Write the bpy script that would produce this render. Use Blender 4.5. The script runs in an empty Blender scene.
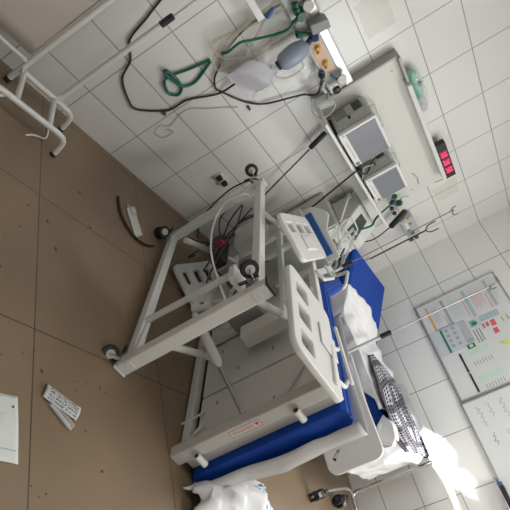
import bpy, bmesh, math, random
from mathutils import Vector, Matrix, noise
random.seed(7)
C = bpy.context.scene.collection
R_ = math.radians

# ------------------------------------------------------------------ materials
MATS = {}
def mat(name, col, rough=0.5, metal=0.0, alpha=1.0, trans=0.0, emit=None, var=0.0, scale=30.0, bump=0.0, bscale=120.0, spec=0.5):
    m = bpy.data.materials.new(name); m.use_nodes = True
    nt = m.node_tree; b = nt.nodes['Principled BSDF']
    b.inputs['Base Color'].default_value = (*col, 1)
    b.inputs['Roughness'].default_value = rough
    b.inputs['Metallic'].default_value = metal
    b.inputs['Alpha'].default_value = alpha
    b.inputs['Transmission Weight'].default_value = trans
    b.inputs['Specular IOR Level'].default_value = spec
    if emit:
        b.inputs['Emission Color'].default_value = (*emit[0], 1); b.inputs['Emission Strength'].default_value = emit[1]
    if var or bump:
        tc = nt.nodes.new('ShaderNodeTexCoord')
    if var:
        n = nt.nodes.new('ShaderNodeTexNoise'); n.inputs['Scale'].default_value = scale; n.inputs['Detail'].default_value = 4
        nt.links.new(tc.outputs['Object'], n.inputs['Vector'])
        mx = nt.nodes.new('ShaderNodeMixRGB'); mx.blend_type = 'MIX'
        mx.inputs[1].default_value = (*[c*(1-var) for c in col], 1); mx.inputs[2].default_value = (*[min(1, c*(1+var)) for c in col], 1)
        nt.links.new(n.outputs['Fac'], mx.inputs[0]); nt.links.new(mx.outputs[0], b.inputs['Base Color'])
    if bump:
        n2 = nt.nodes.new('ShaderNodeTexNoise'); n2.inputs['Scale'].default_value = bscale
        nt.links.new(tc.outputs['Object'], n2.inputs['Vector'])
        bp = nt.nodes.new('ShaderNodeBump'); bp.inputs['Strength'].default_value = bump; bp.inputs['Distance'].default_value = 0.01
        nt.links.new(n2.outputs['Fac'], bp.inputs['Height']); nt.links.new(bp.outputs['Normal'], b.inputs['Normal'])
    MATS[name] = m
    return m

def math_node(nt, op, a, b=None, c=None):
    n = nt.nodes.new('ShaderNodeMath'); n.operation = op
    for i, v in enumerate((a, b, c)):
        if v is None: continue
        if isinstance(v, (int, float)): n.inputs[i].default_value = v
        else: nt.links.new(v, n.inputs[i])
    return n.outputs[0]

def tile_mat(name, ua, u0, us, va, v0, vs, col, gcol, gw, rough, var, mottled, patches=(), streak=0.0):
    """Rectangular tiles with joints, laid in world metres along axes ua, va."""
    m = bpy.data.materials.new(name); m.use_nodes = True
    nt = m.node_tree; b = nt.nodes['Principled BSDF']; b.inputs['Roughness'].default_value = rough
    g = nt.nodes.new('ShaderNodeNewGeometry'); s = nt.nodes.new('ShaderNodeSeparateXYZ')
    nt.links.new(g.outputs['Position'], s.inputs[0])
    M = lambda op, a, b=None, c=None: math_node(nt, op, a, b, c)
    U = M('DIVIDE', M('SUBTRACT', s.outputs[ua], u0), us); V = M('DIVIDE', M('SUBTRACT', s.outputs[va], v0), vs)
    def line(x, size):
        f = M('ABSOLUTE', M('SUBTRACT', M('FRACT', x), 0.5))
        return M('GREATER_THAN', f, 0.5 - gw/2/size)
    ln = M('MAXIMUM', line(U, us), line(V, vs))
    cv = nt.nodes.new('ShaderNodeCombineXYZ')
    nt.links.new(M('FLOOR', U), cv.inputs[0]); nt.links.new(M('FLOOR', V), cv.inputs[1])
    wn = nt.nodes.new('ShaderNodeTexWhiteNoise'); nt.links.new(cv.outputs[0], wn.inputs['Vector'])
    nz = nt.nodes.new('ShaderNodeTexNoise'); nz.inputs['Scale'].default_value = 2.2; nz.inputs['Detail'].default_value = 6
    nt.links.new(g.outputs['Position'], nz.inputs['Vector'])
    f = M('ADD', M('MULTIPLY', M('SUBTRACT', wn.outputs['Value'], .5), var), M('MULTIPLY', M('SUBTRACT', nz.outputs['Fac'], .5), mottled))
    f = M('ADD', f, 1.0)
    vm = nt.nodes.new('ShaderNodeVectorMath'); vm.operation = 'SCALE'; vm.inputs[0].default_value = col
    nt.links.new(f, vm.inputs['Scale'])
    last = vm.outputs[0]
    for (ulo, uhi, vlo, vhi, pc, st) in patches:      # old adhesive and tape marks left on the tiles
        n3 = nt.nodes.new('ShaderNodeTexNoise'); n3.inputs['Scale'].default_value = 16; n3.inputs['Detail'].default_value = 5
        nt.links.new(g.outputs['Position'], n3.inputs['Vector'])
        jit = M('MULTIPLY', M('SUBTRACT', n3.outputs['Fac'], .5), .08)
        uu = M('ADD', s.outputs[ua], jit); vv = M('SUBTRACT', s.outputs[va], jit)
        k = M('MULTIPLY', M('MULTIPLY', M('GREATER_THAN', uu, ulo), M('LESS_THAN', uu, uhi)), M('MULTIPLY', M('GREATER_THAN', vv, vlo), M('LESS_THAN', vv, vhi)))
        k = M('MULTIPLY', k, M('ADD', M('MULTIPLY', n3.outputs['Fac'], .6*st), .6*st))
        mx = nt.nodes.new('ShaderNodeMixRGB'); nt.links.new(k, mx.inputs[0]); nt.links.new(last, mx.inputs[1]); mx.inputs[2].default_value = (*pc, 1)
        last = mx.outputs[0]
    mx = nt.nodes.new('ShaderNodeMixRGB'); nt.links.new(ln, mx.inputs[0]); nt.links.new(last, mx.inputs[1]); mx.inputs[2].default_value = (*gcol, 1)
    nt.links.new(mx.outputs[0], b.inputs['Base Color'])
    bp = nt.nodes.new('ShaderNodeBump'); bp.inputs['Strength'].default_value = .35; bp.inputs['Distance'].default_value = .002; bp.invert = True
    nt.links.new(ln, bp.inputs['Height']); nt.links.new(bp.outputs['Normal'], b.inputs['Normal'])
    MATS[name] = m
    return m

WT = (0.74, 0.735, 0.705)
WG = (0.38, 0.365, 0.34)
tile_mat('wall_tile_back', 0, -3.2295, .42100, 2, .2218, .30, WT, WG, .0075, .22, .03, .03,
         patches=[(-2.73, -2.47, 1.75, 1.935, (.60, .58, .51), .8), (-.80, -.59, 1.745, 1.96, (.66, .62, .54), .7)])
tile_mat('wall_tile_side_lit', 1, -.4108, .42228, 2, .2218, .30, (.86, .865, .845), WG, .0075, .22, .03, .03)  # tile colour raised above the back wall's to stand in for light
tile_mat('floor_tile', 0, -2.575, .79, 1, -.82, .76, (.225, .160, .100), (.075, .054, .04), .006, .34, .07, .45)
mat('ceiling_paint', (.75, .74, .72), .9)
mat('white_paint', (.70, .69, .665), .38, var=.03, scale=9)
mat('white_steel', (.72, .72, .70), .35, var=.03, scale=14)
mat('apron_steel_shaded', (.58, .57, .545), .42, var=.04, scale=6)  # darker copy of the panel steel, foot end shade put in its colour
mat('panel_steel', (.76, .75, .72), .42, var=.05, scale=5)
mat('white_plastic', (.76, .76, .74), .35, var=.02)
mat('grey_plastic', (.50, .51, .49), .45, var=.03)
mat('mid_grey', (.27, .275, .27), .5)
mat('device_plastic', (.60, .605, .57), .45, var=.02)
mat('board_laminate', (.66, .655, .61), .4, var=.02, scale=4)
mat('edge_band', (.42, .41, .38), .45)
mat('black_plastic', (.022, .022, .025), .45)
mat('black_rubber', (.018, .018, .02), .6)
mat('cable_black', (.03, .024, .026), .5)
mat('cable_grey', (.42, .41, .40), .55)
mat('chrome', (.75, .75, .76), .16, metal=1.0)
mat('rod_steel', (.50, .49, .48), .32, metal=.8)
mat('dull_steel', (.30, .27, .25), .45, metal=.7)
mat('steel', (.45, .45, .45), .33, metal=1.0)
mat('dark_steel', (.12, .10, .09), .4, metal=.6)
mat('vinyl_blue', (.004, .052, .34), .55, spec=.25, var=.08, scale=8, bump=.15, bscale=40)
mat('vinyl_blue_pale', (.010, .075, .26), .45, var=.06)
mat('sheet_white', (.80, .80, .81), .85, bump=.12, bscale=25)
mat('sheet_shaded', (.56, .56, .55), .8, bump=.12, bscale=25)  # white sheet darkened, the shade on it is put in the colour
mat('screen_cloth', (.53, .475, .445), .9, var=.03, scale=3)
mat('paper', (.66, .68, .64), .8, var=.02)
mat('tape_white', (.70, .71, .69), .5)
mat('clear_plastic', (.80, .84, .84), .12, alpha=.30, spec=.8)
mat('film_plastic', (.85, .87, .86), .15, alpha=.26, spec=1.0, bump=.8, bscale=30)
mat('milky_plastic', (.62, .64, .66), .3, alpha=.62)
mat('bag_grey', (.55, .54, .57), .3, alpha=.72, bump=.3, bscale=20)
mat('bag_blue', (.34, .40, .50), .22, alpha=.80, bump=.1)
mat('tube_beige', (.55, .49, .38), .3, alpha=.34)
mat('tube_clear', (.72, .73, .70), .2, alpha=.55)
mat('green_tube', (.0, .13, .085), .45)
mat('green_dark', (.004, .09, .045), .4)
mat('green_mask', (.12, .55, .40), .3, alpha=.75)
mat('navy', (.02, .025, .11), .4)
mat('blue_plastic', (.04, .11, .28), .4)
mat('yellow', (.65, .38, .05), .5)
mat('peach', (.72, .50, .36), .6)
mat('brass', (.55, .38, .15), .3, metal=1.0)
mat('screen_off', (.20, .21, .235), .22, spec=.6)
mat('lcd_dark', (.06, .065, .06), .25)
mat('red_clip', (.35, .02, .05), .5)
mat('red_ink', (.55, .10, .07), .6)
mat('brown_rubber', (.035, .018, .010), .45)
mat('blood', (.17, .018, .014), .4)
mat('led_red', (.05, .0, .01), .5, emit=((1.0, .035, .13), 2.2))
mat('led_panel', (.30, .03, .07), .5)
mat('whiteboard', (.74, .76, .76), .18)
mat('alu', (.50, .50, .50), .35, metal=.8)
mat('ink_grey', (.30, .31, .33), .7)
mat('ink_dark', (.05, .06, .06), .7)
mat('pr_orange', (.75, .42, .16), .7); mat('pr_grey', (.38, .42, .44), .7); mat('pr_teal', (.40, .52, .55), .7)
mat('pr_pink', (.72, .42, .46), .7); mat('pr_green', (.03, .20, .12), .7); mat('pr_pale', (.58, .63, .68), .7)
mat('pr_red', (.70, .13, .16), .7); mat('pr_mint', (.60, .73, .64), .7); mat('pr_yellow', (.70, .72, .22), .7); mat('pr_aqua', (.18, .42, .42), .7)
mat('poster', (.70, .725, .725), .35)
mat('blind_paper', (.55, .53, .48), .9)
mat('ivory', (.70, .69, .64), .4)

def plaid_mat():
    m = bpy.data.materials.new('plaid'); m.use_nodes = True
    nt = m.node_tree; b = nt.nodes['Principled BSDF']; b.inputs['Roughness'].default_value = .9
    uv = nt.nodes.new('ShaderNodeUVMap'); s = nt.nodes.new('ShaderNodeSeparateXYZ'); nt.links.new(uv.outputs[0], s.inputs[0])
    M = lambda op, a, b=None, c=None: math_node(nt, op, a, b, c)
    nz = nt.nodes.new('ShaderNodeTexNoise'); nz.inputs['Scale'].default_value = 3
    nt.links.new(uv.outputs[0], nz.inputs['Vector'])
    u = M('ADD', s.outputs[0], M('MULTIPLY', nz.outputs['Fac'], .12)); v = s.outputs[1]
    a = M('GREATER_THAN', M('FRACT', M('MULTIPLY', u, 34)), .36); c = M('GREATER_THAN', M('FRACT', M('MULTIPLY', v, 17)), .40)
    big = M('GREATER_THAN', M('FRACT', M('MULTIPLY', u, 5.2)), .70); big2 = M('LESS_THAN', M('FRACT', M('MULTIPLY', v, 3.0)), .34)
    k = M('MAXIMUM', M('MULTIPLY', a, c), M('MAXIMUM', big, big2))
    k = M('MULTIPLY', k, M('ADD', M('MULTIPLY', M('MULTIPLY', a, c), .25), .75))
    mx = nt.nodes.new('ShaderNodeMixRGB'); nt.links.new(k, mx.inputs[0])
    mx.inputs[1].default_value = (.42, .41, .45, 1); mx.inputs[2].default_value = (.012, .011, .022, 1)
    nt.links.new(mx.outputs[0], b.inputs['Base Color']); MATS['plaid'] = m
plaid_mat()

def print_mat(name, base, ink, su, sv, thr, u0=0., u1=1., v0=0., v1=1.):
    """Cloth or film with blocks of fine print (rows of broken marks) in part of its UV area."""
    m = bpy.data.materials.new(name); m.use_nodes = True
    nt = m.node_tree; b = nt.nodes['Principled BSDF']; b.inputs['Roughness'].default_value = .7
    uv = nt.nodes.new('ShaderNodeUVMap'); s = nt.nodes.new('ShaderNodeSeparateXYZ'); nt.links.new(uv.outputs[0], s.inputs[0])
    M = lambda op, a, b=None, c=None: math_node(nt, op, a, b, c)
    mp = nt.nodes.new('ShaderNodeMapping'); mp.inputs['Scale'].default_value = (su, sv, 1); nt.links.new(uv.outputs[0], mp.inputs[0])
    nz = nt.nodes.new('ShaderNodeTexNoise'); nz.inputs['Scale'].default_value = 1; nz.inputs['Detail'].default_value = 1; nt.links.new(mp.outputs[0], nz.inputs['Vector'])
    k = M('GREATER_THAN', nz.outputs['Fac'], thr)
    k = M('MULTIPLY', k, M('GREATER_THAN', M('FRACT', M('MULTIPLY', s.outputs[1], sv*.5)), .35))
    for ax, lo, hi in ((0, u0, u1), (1, v0, v1)):
        k = M('MULTIPLY', k, M('MULTIPLY', M('GREATER_THAN', s.outputs[ax], lo), M('LESS_THAN', s.outputs[ax], hi)))
    mx = nt.nodes.new('ShaderNodeMixRGB'); nt.links.new(k, mx.inputs[0]); mx.inputs[1].default_value = (*base, 1); mx.inputs[2].default_value = (*ink, 1)
    nt.links.new(mx.outputs[0], b.inputs['Base Color']); MATS[name] = m
print_mat('print_sheet', (.80, .80, .80), (.10, .22, .42), 30, 34, .49, .34, .80, .52, .90)
print_mat('print_wrapper', (.55, .55, .52), (.10, .12, .15), 26, 9, .50, .10, .95, .12, .88)
def stripe_mat():
    m = bpy.data.materials.new('striped_cloth'); m.use_nodes = True
    nt = m.node_tree; b = nt.nodes['Principled BSDF']; b.inputs['Roughness'].default_value = .85
    tc = nt.nodes.new('ShaderNodeTexCoord'); s = nt.nodes.new('ShaderNodeSeparateXYZ'); nt.links.new(tc.outputs['Object'], s.inputs[0])
    k = math_node(nt, 'GREATER_THAN', math_node(nt, 'FRACT', math_node(nt, 'MULTIPLY', s.outputs[1], 26.0)), .5)
    mx = nt.nodes.new('ShaderNodeMixRGB'); nt.links.new(k, mx.inputs[0]); mx.inputs[1].default_value = (.62, .63, .72, 1); mx.inputs[2].default_value = (.10, .10, .22, 1)
    nt.links.new(mx.outputs[0], b.inputs['Base Color']); MATS['striped_cloth'] = m
stripe_mat()

# ------------------------------------------------------------------ mesh builder
def frame(d, up=(0, 0, 1)):
    d = Vector(d).normalized(); up = Vector(up)
    if abs(d.dot(up.normalized())) > .98: up = Vector((1, 0, 0)) if abs(d.x) < .9 else Vector((0, 1, 0))
    a = up.cross(d).normalized(); b = d.cross(a).normalized()
    return a, b
def smooth_path(pts, k=6, closed=False):
    P = [Vector(p) for p in pts]; n = len(P)
    if n < 3 or k < 2: return P
    out = []
    for i in range(n if closed else n-1):
        p0 = P[(i-1) % n] if (closed or i > 0) else P[0]*2-P[1]
        p1 = P[i]; p2 = P[(i+1) % n]
        p3 = P[(i+2) % n] if (closed or i+2 < n) else P[n-1]*2-P[n-2]
        for j in range(k):
            t = j/k
            out.append(.5*((2*p1)+(p2-p0)*t+(2*p0-5*p1+4*p2-p3)*t*t+(3*p1-p0-3*p2+p3)*t**3))
    if not closed: out.append(P[-1])
    return out
def round_corners(pts, r, k=5):
    P = [Vector(p) for p in pts]; out = [P[0]]
    for i in range(1, len(P)-1):
        a = (P[i-1]-P[i]); b = (P[i+1]-P[i]); ra = min(r, a.length*.48, b.length*.48)
        s = P[i]+a.normalized()*ra; e = P[i]+b.normalized()*ra
        for j in range(k+1):
            t = j/k; out.append(s*(1-t)**2+P[i]*2*t*(1-t)+e*t*t)
    out.append(P[-1]); return out

class MB:
    def __init__(s): s.v = []; s.f = []; s.uv = None
    def add(s, vs, fs):
        b = len(s.v); s.v += [tuple(v) for v in vs]; s.f += [tuple(i+b for i in f) for f in fs]; return s
    def box(s, lo, hi):
        (x0, y0, z0), (x1, y1, z1) = lo, hi
        return s.add([(x0, y0, z0), (x1, y0, z0), (x1, y1, z0), (x0, y1, z0), (x0, y0, z1), (x1, y0, z1), (x1, y1, z1), (x0, y1, z1)],
                     [(3, 2, 1, 0), (4, 5, 6, 7), (0, 1, 5, 4), (1, 2, 6, 5), (2, 3, 7, 6), (3, 0, 4, 7)])
    def bar(s, p0, p1, w, h, up=(0, 0, 1)):
        p0, p1 = Vector(p0), Vector(p1); a, b = frame(p1-p0, up); a = a*w/2; b = b*h/2
        vs = [p+sa*a+sb*b for p in (p0, p1) for sa, sb in ((-1, -1), (1, -1), (1, 1), (-1, 1))]
        return s.add(vs, [(3, 2, 1, 0), (4, 5, 6, 7), (0, 1, 5, 4), (1, 2, 6, 5), (2, 3, 7, 6), (3, 0, 4, 7)])
    def tube(s, pts, r, n=10, closed=False, cap=True):
        P = [Vector(p) for p in pts]; N = len(P); rs = r if isinstance(r, (list, tuple)) else [r]*N
        vs = []; a = None
        for i in range(N):
            d = (P[(i+1) % N]-P[i-1]) if (closed or 0 < i < N-1) else (P[1]-P[0] if i == 0 else P[-1]-P[-2])
            if d.length < 1e-9: d = Vector((0, 0, 1))
            d.normalize()
            if a is None: a, b = frame(d)
            else:
                a = a-d*a.dot(d)
                if a.length < 1e-6: a, b = frame(d)
                a.normalize(); b = d.cross(a)
            for k in range(n):
                t = 2*math.pi*k/n; vs.append(P[i]+(a*math.cos(t)+b*math.sin(t))*rs[i])
        fs = []
        for i in range(N if closed else N-1):
            j = (i+1) % N
            for k in range(n): fs.append((i*n+k, i*n+(k+1) % n, j*n+(k+1) % n, j*n+k))
        if cap and not closed: fs += [tuple(range(n))[::-1], tuple((N-1)*n+k for k in range(n))]
        return s.add(vs, fs)
    def lathe(s, prof, o=(0, 0, 0), ax=(0, 0, 1), n=20):
        o = Vector(o); d = Vector(ax).normalized(); a, b = frame(d); vs = []; m = len(prof)
        for r, h in prof:
            for k in range(n):
                t = 2*math.pi*k/n; vs.append(o+d*h+(a*math.cos(t)+b*math.sin(t))*max(r, 1e-5))
        fs = [(i*n+k, i*n+(k+1) % n, (i+1)*n+(k+1) % n, (i+1)*n+k) for i in range(m-1) for k in range(n)]
        fs += [tuple(range(n))[::-1], tuple((m-1)*n+k for k in range(n))]
        return s.add(vs, fs)
    def cyl(s, p0, p1, r, n=16):
        p0, p1 = Vector(p0), Vector(p1); return s.lathe([(r, 0), (r, (p1-p0).length)], p0, p1-p0, n)
    def grid(s, fn, nu, nv):
        vs = [fn(i/nu, j/nv) for i in range(nu+1) for j in range(nv+1)]; w = nv+1
        s.uv = [(i/nu, j/nv) for i in range(nu+1) for j in range(nv+1)]
        return s.add(vs, [(i*w+j, (i+1)*w+j, (i+1)*w+j+1, i*w+j+1) for i in range(nu) for j in range(nv)])
    def prism(s, poly, o, u, v, th):
        o, u, v = Vector(o), Vector(u), Vector(v); w = u.cross(v).normalized()*th; n = len(poly)
        vs = [o+u*x+v*y for x, y in poly]+[o+u*x+v*y+w for x, y in poly]
        return s.add(vs, [tuple(range(n))[::-1], tuple(range(n, 2*n))]+[(i, (i+1) % n, n+(i+1) % n, n+i) for i in range(n)])
    def build(s, name, m, parent=None, bevel=0.0, smooth=True, solid=0.0, sub=0, loc=None):
        me = bpy.data.meshes.new(name); vs = s.v
        if loc is not None: L = Vector(loc); vs = [Vector(v)-L for v in s.v]
        me.from_pydata([tuple(v) for v in vs], [], s.f); me.update()
        if s.uv and len(s.uv) == len(me.vertices):
            ul = me.uv_layers.new(name='UVMap')
            for lp in me.loops: ul.data[lp.index].uv = s.uv[lp.vertex_index]
        bm = bmesh.new(); bm.from_mesh(me); bmesh.ops.recalc_face_normals(bm, faces=bm.faces); bm.to_mesh(me); bm.free()
        return link(name, me, m, parent, bevel, smooth, solid, sub, loc)

def link(name, me, m, parent=None, bevel=0.0, smooth=True, solid=0.0, sub=0, loc=None):
    o = bpy.data.objects.new(name, me); C.objects.link(o)
    if not me.materials: me.materials.append(MATS[m] if isinstance(m, str) else m)
    if loc is not None: o.location = loc
    if solid:
        md = o.modifiers.new('thickness', 'SOLIDIFY'); md.thickness = solid; md.offset = 0
    if sub:
        md = o.modifiers.new('smooth', 'SUBSURF'); md.levels = sub; md.render_levels = sub
    if bevel:
        md = o.modifiers.new('bevel', 'BEVEL'); md.width = bevel; md.segments = 2; md.limit_method = 'ANGLE'; md.angle_limit = R_(50)
    if smooth:
        for p in me.polygons: p.use_smooth = True
        bm = bmesh.new(); bm.from_mesh(me)
        for e in bm.edges:
            e.smooth = not (len(e.link_faces) == 2 and e.calc_face_angle(0) > R_(42))
        bm.to_mesh(me); bm.free()
    if parent: o.parent = parent
    return o

def plate(name, outer, holes, th, m, parent, M4, bevel=.004):
    """A flat board with rounded outline and real openings, thickness th, placed by matrix M4 (local x, y in the plane)."""
    cu = bpy.data.curves.new(name, 'CURVE'); cu.dimensions = '2D'; cu.fill_mode = 'BOTH'; cu.extrude = th/2-bevel; cu.bevel_depth = bevel; cu.bevel_resolution = 1
    for poly in [outer]+holes:
        sp = cu.splines.new('POLY'); sp.points.add(len(poly)-1); sp.use_cyclic_u = True
        for p, (x, y) in zip(sp.points, poly): p.co = (x, y, 0, 1)
    tmp = bpy.data.objects.new(name+'_outline', cu); C.objects.link(tmp)
    me = bpy.data.meshes.new_from_object(tmp.evaluated_get(bpy.context.evaluated_depsgraph_get()))
    bpy.data.objects.remove(tmp); bpy.data.curves.remove(cu)
    me.transform(M4); me.materials.clear()
    return link(name, me, m, parent)
def rrect(x0, y0, x1, y1, r, k=4):
    out = []
    for cx, cy, a0 in ((x1-r, y0+r, -90), (x1-r, y1-r, 0), (x0+r, y1-r, 90), (x0+r, y0+r, 180)):
        for j in range(k+1):
            a = R_(a0+90*j/k); out.append((cx+r*math.cos(a), cy+r*math.sin(a)))
    return out
def text_mesh(name, body, size, m, parent, M4, depth=.0006, align='CENTER'):
    cu = bpy.data.curves.new(name, 'FONT'); cu.body = body; cu.size = size; cu.extrude = depth; cu.align_x = align; cu.align_y = 'CENTER'
    tmp = bpy.data.objects.new(name+'_text', cu); C.objects.link(tmp)
    me = bpy.data.meshes.new_from_object(tmp.evaluated_get(bpy.context.evaluated_depsgraph_get()))
    bpy.data.objects.remove(tmp); bpy.data.curves.remove(cu)
    me.transform(M4); me.materials.clear()
    return link(name, me, m, parent, smooth=False)
def basis(o, x, y):
    x = Vector(x).normalized(); y = Vector(y).normalized(); z = x.cross(y)
    M4 = Matrix.Identity(4)
    for i, a in enumerate((x, y, z)):
        for r in range(3): M4[r][i] = a[r]
    for r in range(3): M4[r][3] = o[r]
    return M4

def tag(o, label, cat, group=None, kind=None):
    if kind: o['kind'] = kind
    if label: o['label'] = label
    if cat: o['category'] = cat
    if group: o['group'] = group
    return o
def thing(name, label, cat, loc=(0, 0, 0), group=None, mw=None):
    o = bpy.data.objects.new(name, None); C.objects.link(o); o.empty_display_size = .1
    if mw is not None: o.matrix_world = mw
    else: o.location = loc
    return tag(o, label, cat, group)
class At:
    """Parts of one thing given in world metres, stored relative to the thing's base."""
    def __init__(s, root): s.root = root; s.inv = root.matrix_basis.inverted()
    def __call__(s, mb, name, m, parent=None, **k):
        mb.v = [tuple(s.inv @ Vector(v)) for v in mb.v]
        return mb.build(name, m, parent or s.root, **k)
def struct(o, label, cat='setting'):
    o['kind'] = 'structure'; o['label'] = label; o['category'] = cat; return o

# ------------------------------------------------------------------ the room
X0, Y0, H = -6.3, -4.7, 2.95
struct(MB().box((X0, Y0, -.1), (0, 0, 0)).build('floor', 'floor_tile', smooth=False), 'large beige brown floor tiles with thin dark joints', 'floor')
struct(MB().box((X0, Y0, H), (0, 0, H+.1)).build('ceiling', 'ceiling_paint', smooth=False), 'white painted ceiling above the ward', 'ceiling')
struct(MB().box((X0-.1, 0, -.1), (.1, .1, H+.1)).build('wall_back', 'wall_tile_back', smooth=False), 'white tiled wall behind the beds and monitors', 'wall')
RY0, RY1, RZ0, RZ1 = -4.45, -2.75, .85, 2.5
wr_ = MB(); wr_.box((0, Y0-.1, -.1), (.1, RY0, H+.1)); wr_.box((0, RY1, -.1), (.1, 0, H+.1)); wr_.box((0, RY0, -.1), (.1, RY1, RZ0)); wr_.box((0, RY0, RZ1), (.1, RY1, H+.1))
struct(wr_.build('wall_right', 'wall_tile_side_lit', smooth=False), 'tiled wall that carries the whiteboards', 'wall')
w3 = MB()
for y in (RY0+.03, (RY0+RY1)/2, RY1-.03): w3.box((.03, y-.03, RZ0), (.09, y+.03, RZ1))
for z in (RZ0+.03, RZ1-.03): w3.box((.03, RY0, z-.03), (.09, RY1, z+.03))
struct(w3.build('window_3', 'white_paint', bevel=.004), 'white framed window further along the wall with the whiteboards', 'window')
struct(MB().box((X0-.1, Y0, -.1), (X0, 0, H+.1)).build('wall_left', 'wall_tile_side_lit', smooth=False), 'tiled wall behind the photographer', 'wall')
WX0, WX1, WZ0, WZ1 = -3.4, -.5, .95, 2.5
wf = MB()
wf.box((X0, Y0-.1, -.1), (WX0, Y0, H+.1)); wf.box((WX1, Y0-.1, -.1), (0, Y0, H+.1))
wf.box((WX0, Y0-.1, -.1), (WX1, Y0, WZ0)); wf.box((WX0, Y0-.1, WZ1), (WX1, Y0, H+.1))
struct(wf.build('wall_front', 'wall_tile_side_lit', smooth=False), 'tiled wall with the window the daylight comes through', 'wall')
win = MB()
for x in (WX0+.03, (WX0+WX1)/2, WX1-.03): win.box((x-.03, Y0-.09, WZ0), (x+.03, Y0-.03, WZ1))
for z in (WZ0+.03, WZ1-.03): win.box((WX0, Y0-.09, z-.03), (WX1, Y0-.03, z+.03))
struct(win.build('window_1', 'white_paint', bevel=.004), 'white framed window opposite the tiled back wall', 'window')

# unseen blind added over the window, its ragged gap shaped to cast the sun patches
bl = MB()
GAP = [(-2.72, 2.20, 2.20), (-2.62, 2.16, 2.27), (-2.50, 2.02, 2.24), (-2.44, 1.90, 2.30), (-2.30, 1.88, 2.31), (-2.20, 1.99, 2.24), (-2.08, 2.05, 2.30), (-2.05, 2.10, 2.26), (-1.99, 2.15, 2.17), (-1.93, 2.06, 2.22), (-1.86, 2.00, 2.28),
       (-1.78, 1.99, 2.33), (-1.72, 2.05, 2.31), (-1.67, 2.08, 2.25), (-1.645, 2.07, 2.15), (-1.62, 2.07, 2.25), (-1.57, 2.08, 2.24), (-1.53, 2.10, 2.16), (-1.50, 2.14, 2.14)]
def gap(x):
    for (xa, la, ha), (xb, lb, hb) in zip(GAP, GAP[1:]):
        if xa <= x <= xb:
            t = (x-xa)/(xb-xa); n = .018*noise.noise(Vector((x*26, 0, 0))); return la+(lb-la)*t+n, ha+(hb-ha)*t-n
    return None
NB = 240
for k in range(NB):
    xa = WX0+(WX1-WX0)*k/NB; xb = WX0+(WX1-WX0)*(k+1)/NB; g = gap((xa+xb)/2)
    if g is None or g[0] >= g[1]: bl.box((xa, Y0-.012, WZ0), (xb, Y0-.004, WZ1))
    else:
        bl.box((xa, Y0-.012, WZ0), (xb, Y0-.004, g[0])); bl.box((xa, Y0-.012, g[1]), (xb, Y0-.004, WZ1))
struct(bl.build('unseen_blind', 'blind_paper', smooth=False), 'unseen paper blind added over the window to shape the sun patches', 'blind')

# ------------------------------------------------------------------ camera
cd = bpy.data.cameras.new('camera'); co = bpy.data.objects.new('camera', cd); C.objects.link(co)
cd.sensor_width = 36; cd.sensor_fit = 'HORIZONTAL'; cd.lens = 36*523.92/510; cd.clip_start = .02
r, u, fw = (0.486074, -0.223965, 0.844732), (-0.453952, 0.761259, 0.463047), (0.746766, 0.608543, -0.268358)
co.matrix_world = Matrix(((r[0], u[0], -fw[0], -4.6086), (r[1], u[1], -fw[1], -2.8011), (r[2], u[2], -fw[2], 1.4137), (0, 0, 0, 1)))
bpy.context.scene.camera = co
# ------------------------------------------------------------------ hospital beds
def slotted_rail(name, L, Hh, M4, parent, slots, m='white_plastic', r=.05, label=None):
    return plate(name, rrect(0, 0, L, Hh, r), [rrect(*s, .018) for s in slots], .028, m, parent, M4, .006)
def castor(root, x, y, yaw, r=.042, twin=False):
    """Swivel castor under a base corner: fork on a stem, rubber wheel and steel hub."""
    c, s = math.cos(yaw), math.sin(yaw)
    def T(px, py, pz): return (x+px*c-py*s, y+px*s+py*c, pz)
    f = MB()
    f.cyl(T(0, 0, .085), T(0, 0, .12), .017)
    f.bar(T(-.005, 0, .088), T(-.05, 0, .088), .046, .008)
    offs = (-.022, .022) if not twin else (-.004, .004)
    for oy in offs: f.bar(T(-.02, oy, .088), T(-.034, oy, r), .026, .004, (0, 1, 0))
    f.cyl(T(-.034, -.026, r), T(-.034, .026, r), .006)
    fo = f.build('castor', 'steel', root, bevel=.002)
    for oy in ((0,) if not twin else (-.026, .026)):
        wmb = MB().lathe([(r*.62, -.013), (r*.93, -.013), (r, -.007), (r, .007), (r*.93, .013), (r*.62, .013)], T(-.034, oy, r), (-s, c, 0), 24)
        wo = wmb.build('wheel', 'black_rubber', fo)
        MB().lathe([(.004, -.0145), (r*.30, -.0145), (r*.60, -.0125), (r*.64, -.012), (r*.64, .012), (r*.60, .0125), (r*.30, .0145), (.004, .0145)], T(-.034, oy, r), (-s, c, 0), 20).build('hub', 'grey_plastic', fo)
    MB().bar(T(.005, 0, .082), T(.045, 0, .07), .03, .006).build('brake_pedal', 'black_plastic', fo, bevel=.002)
    return fo

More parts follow.
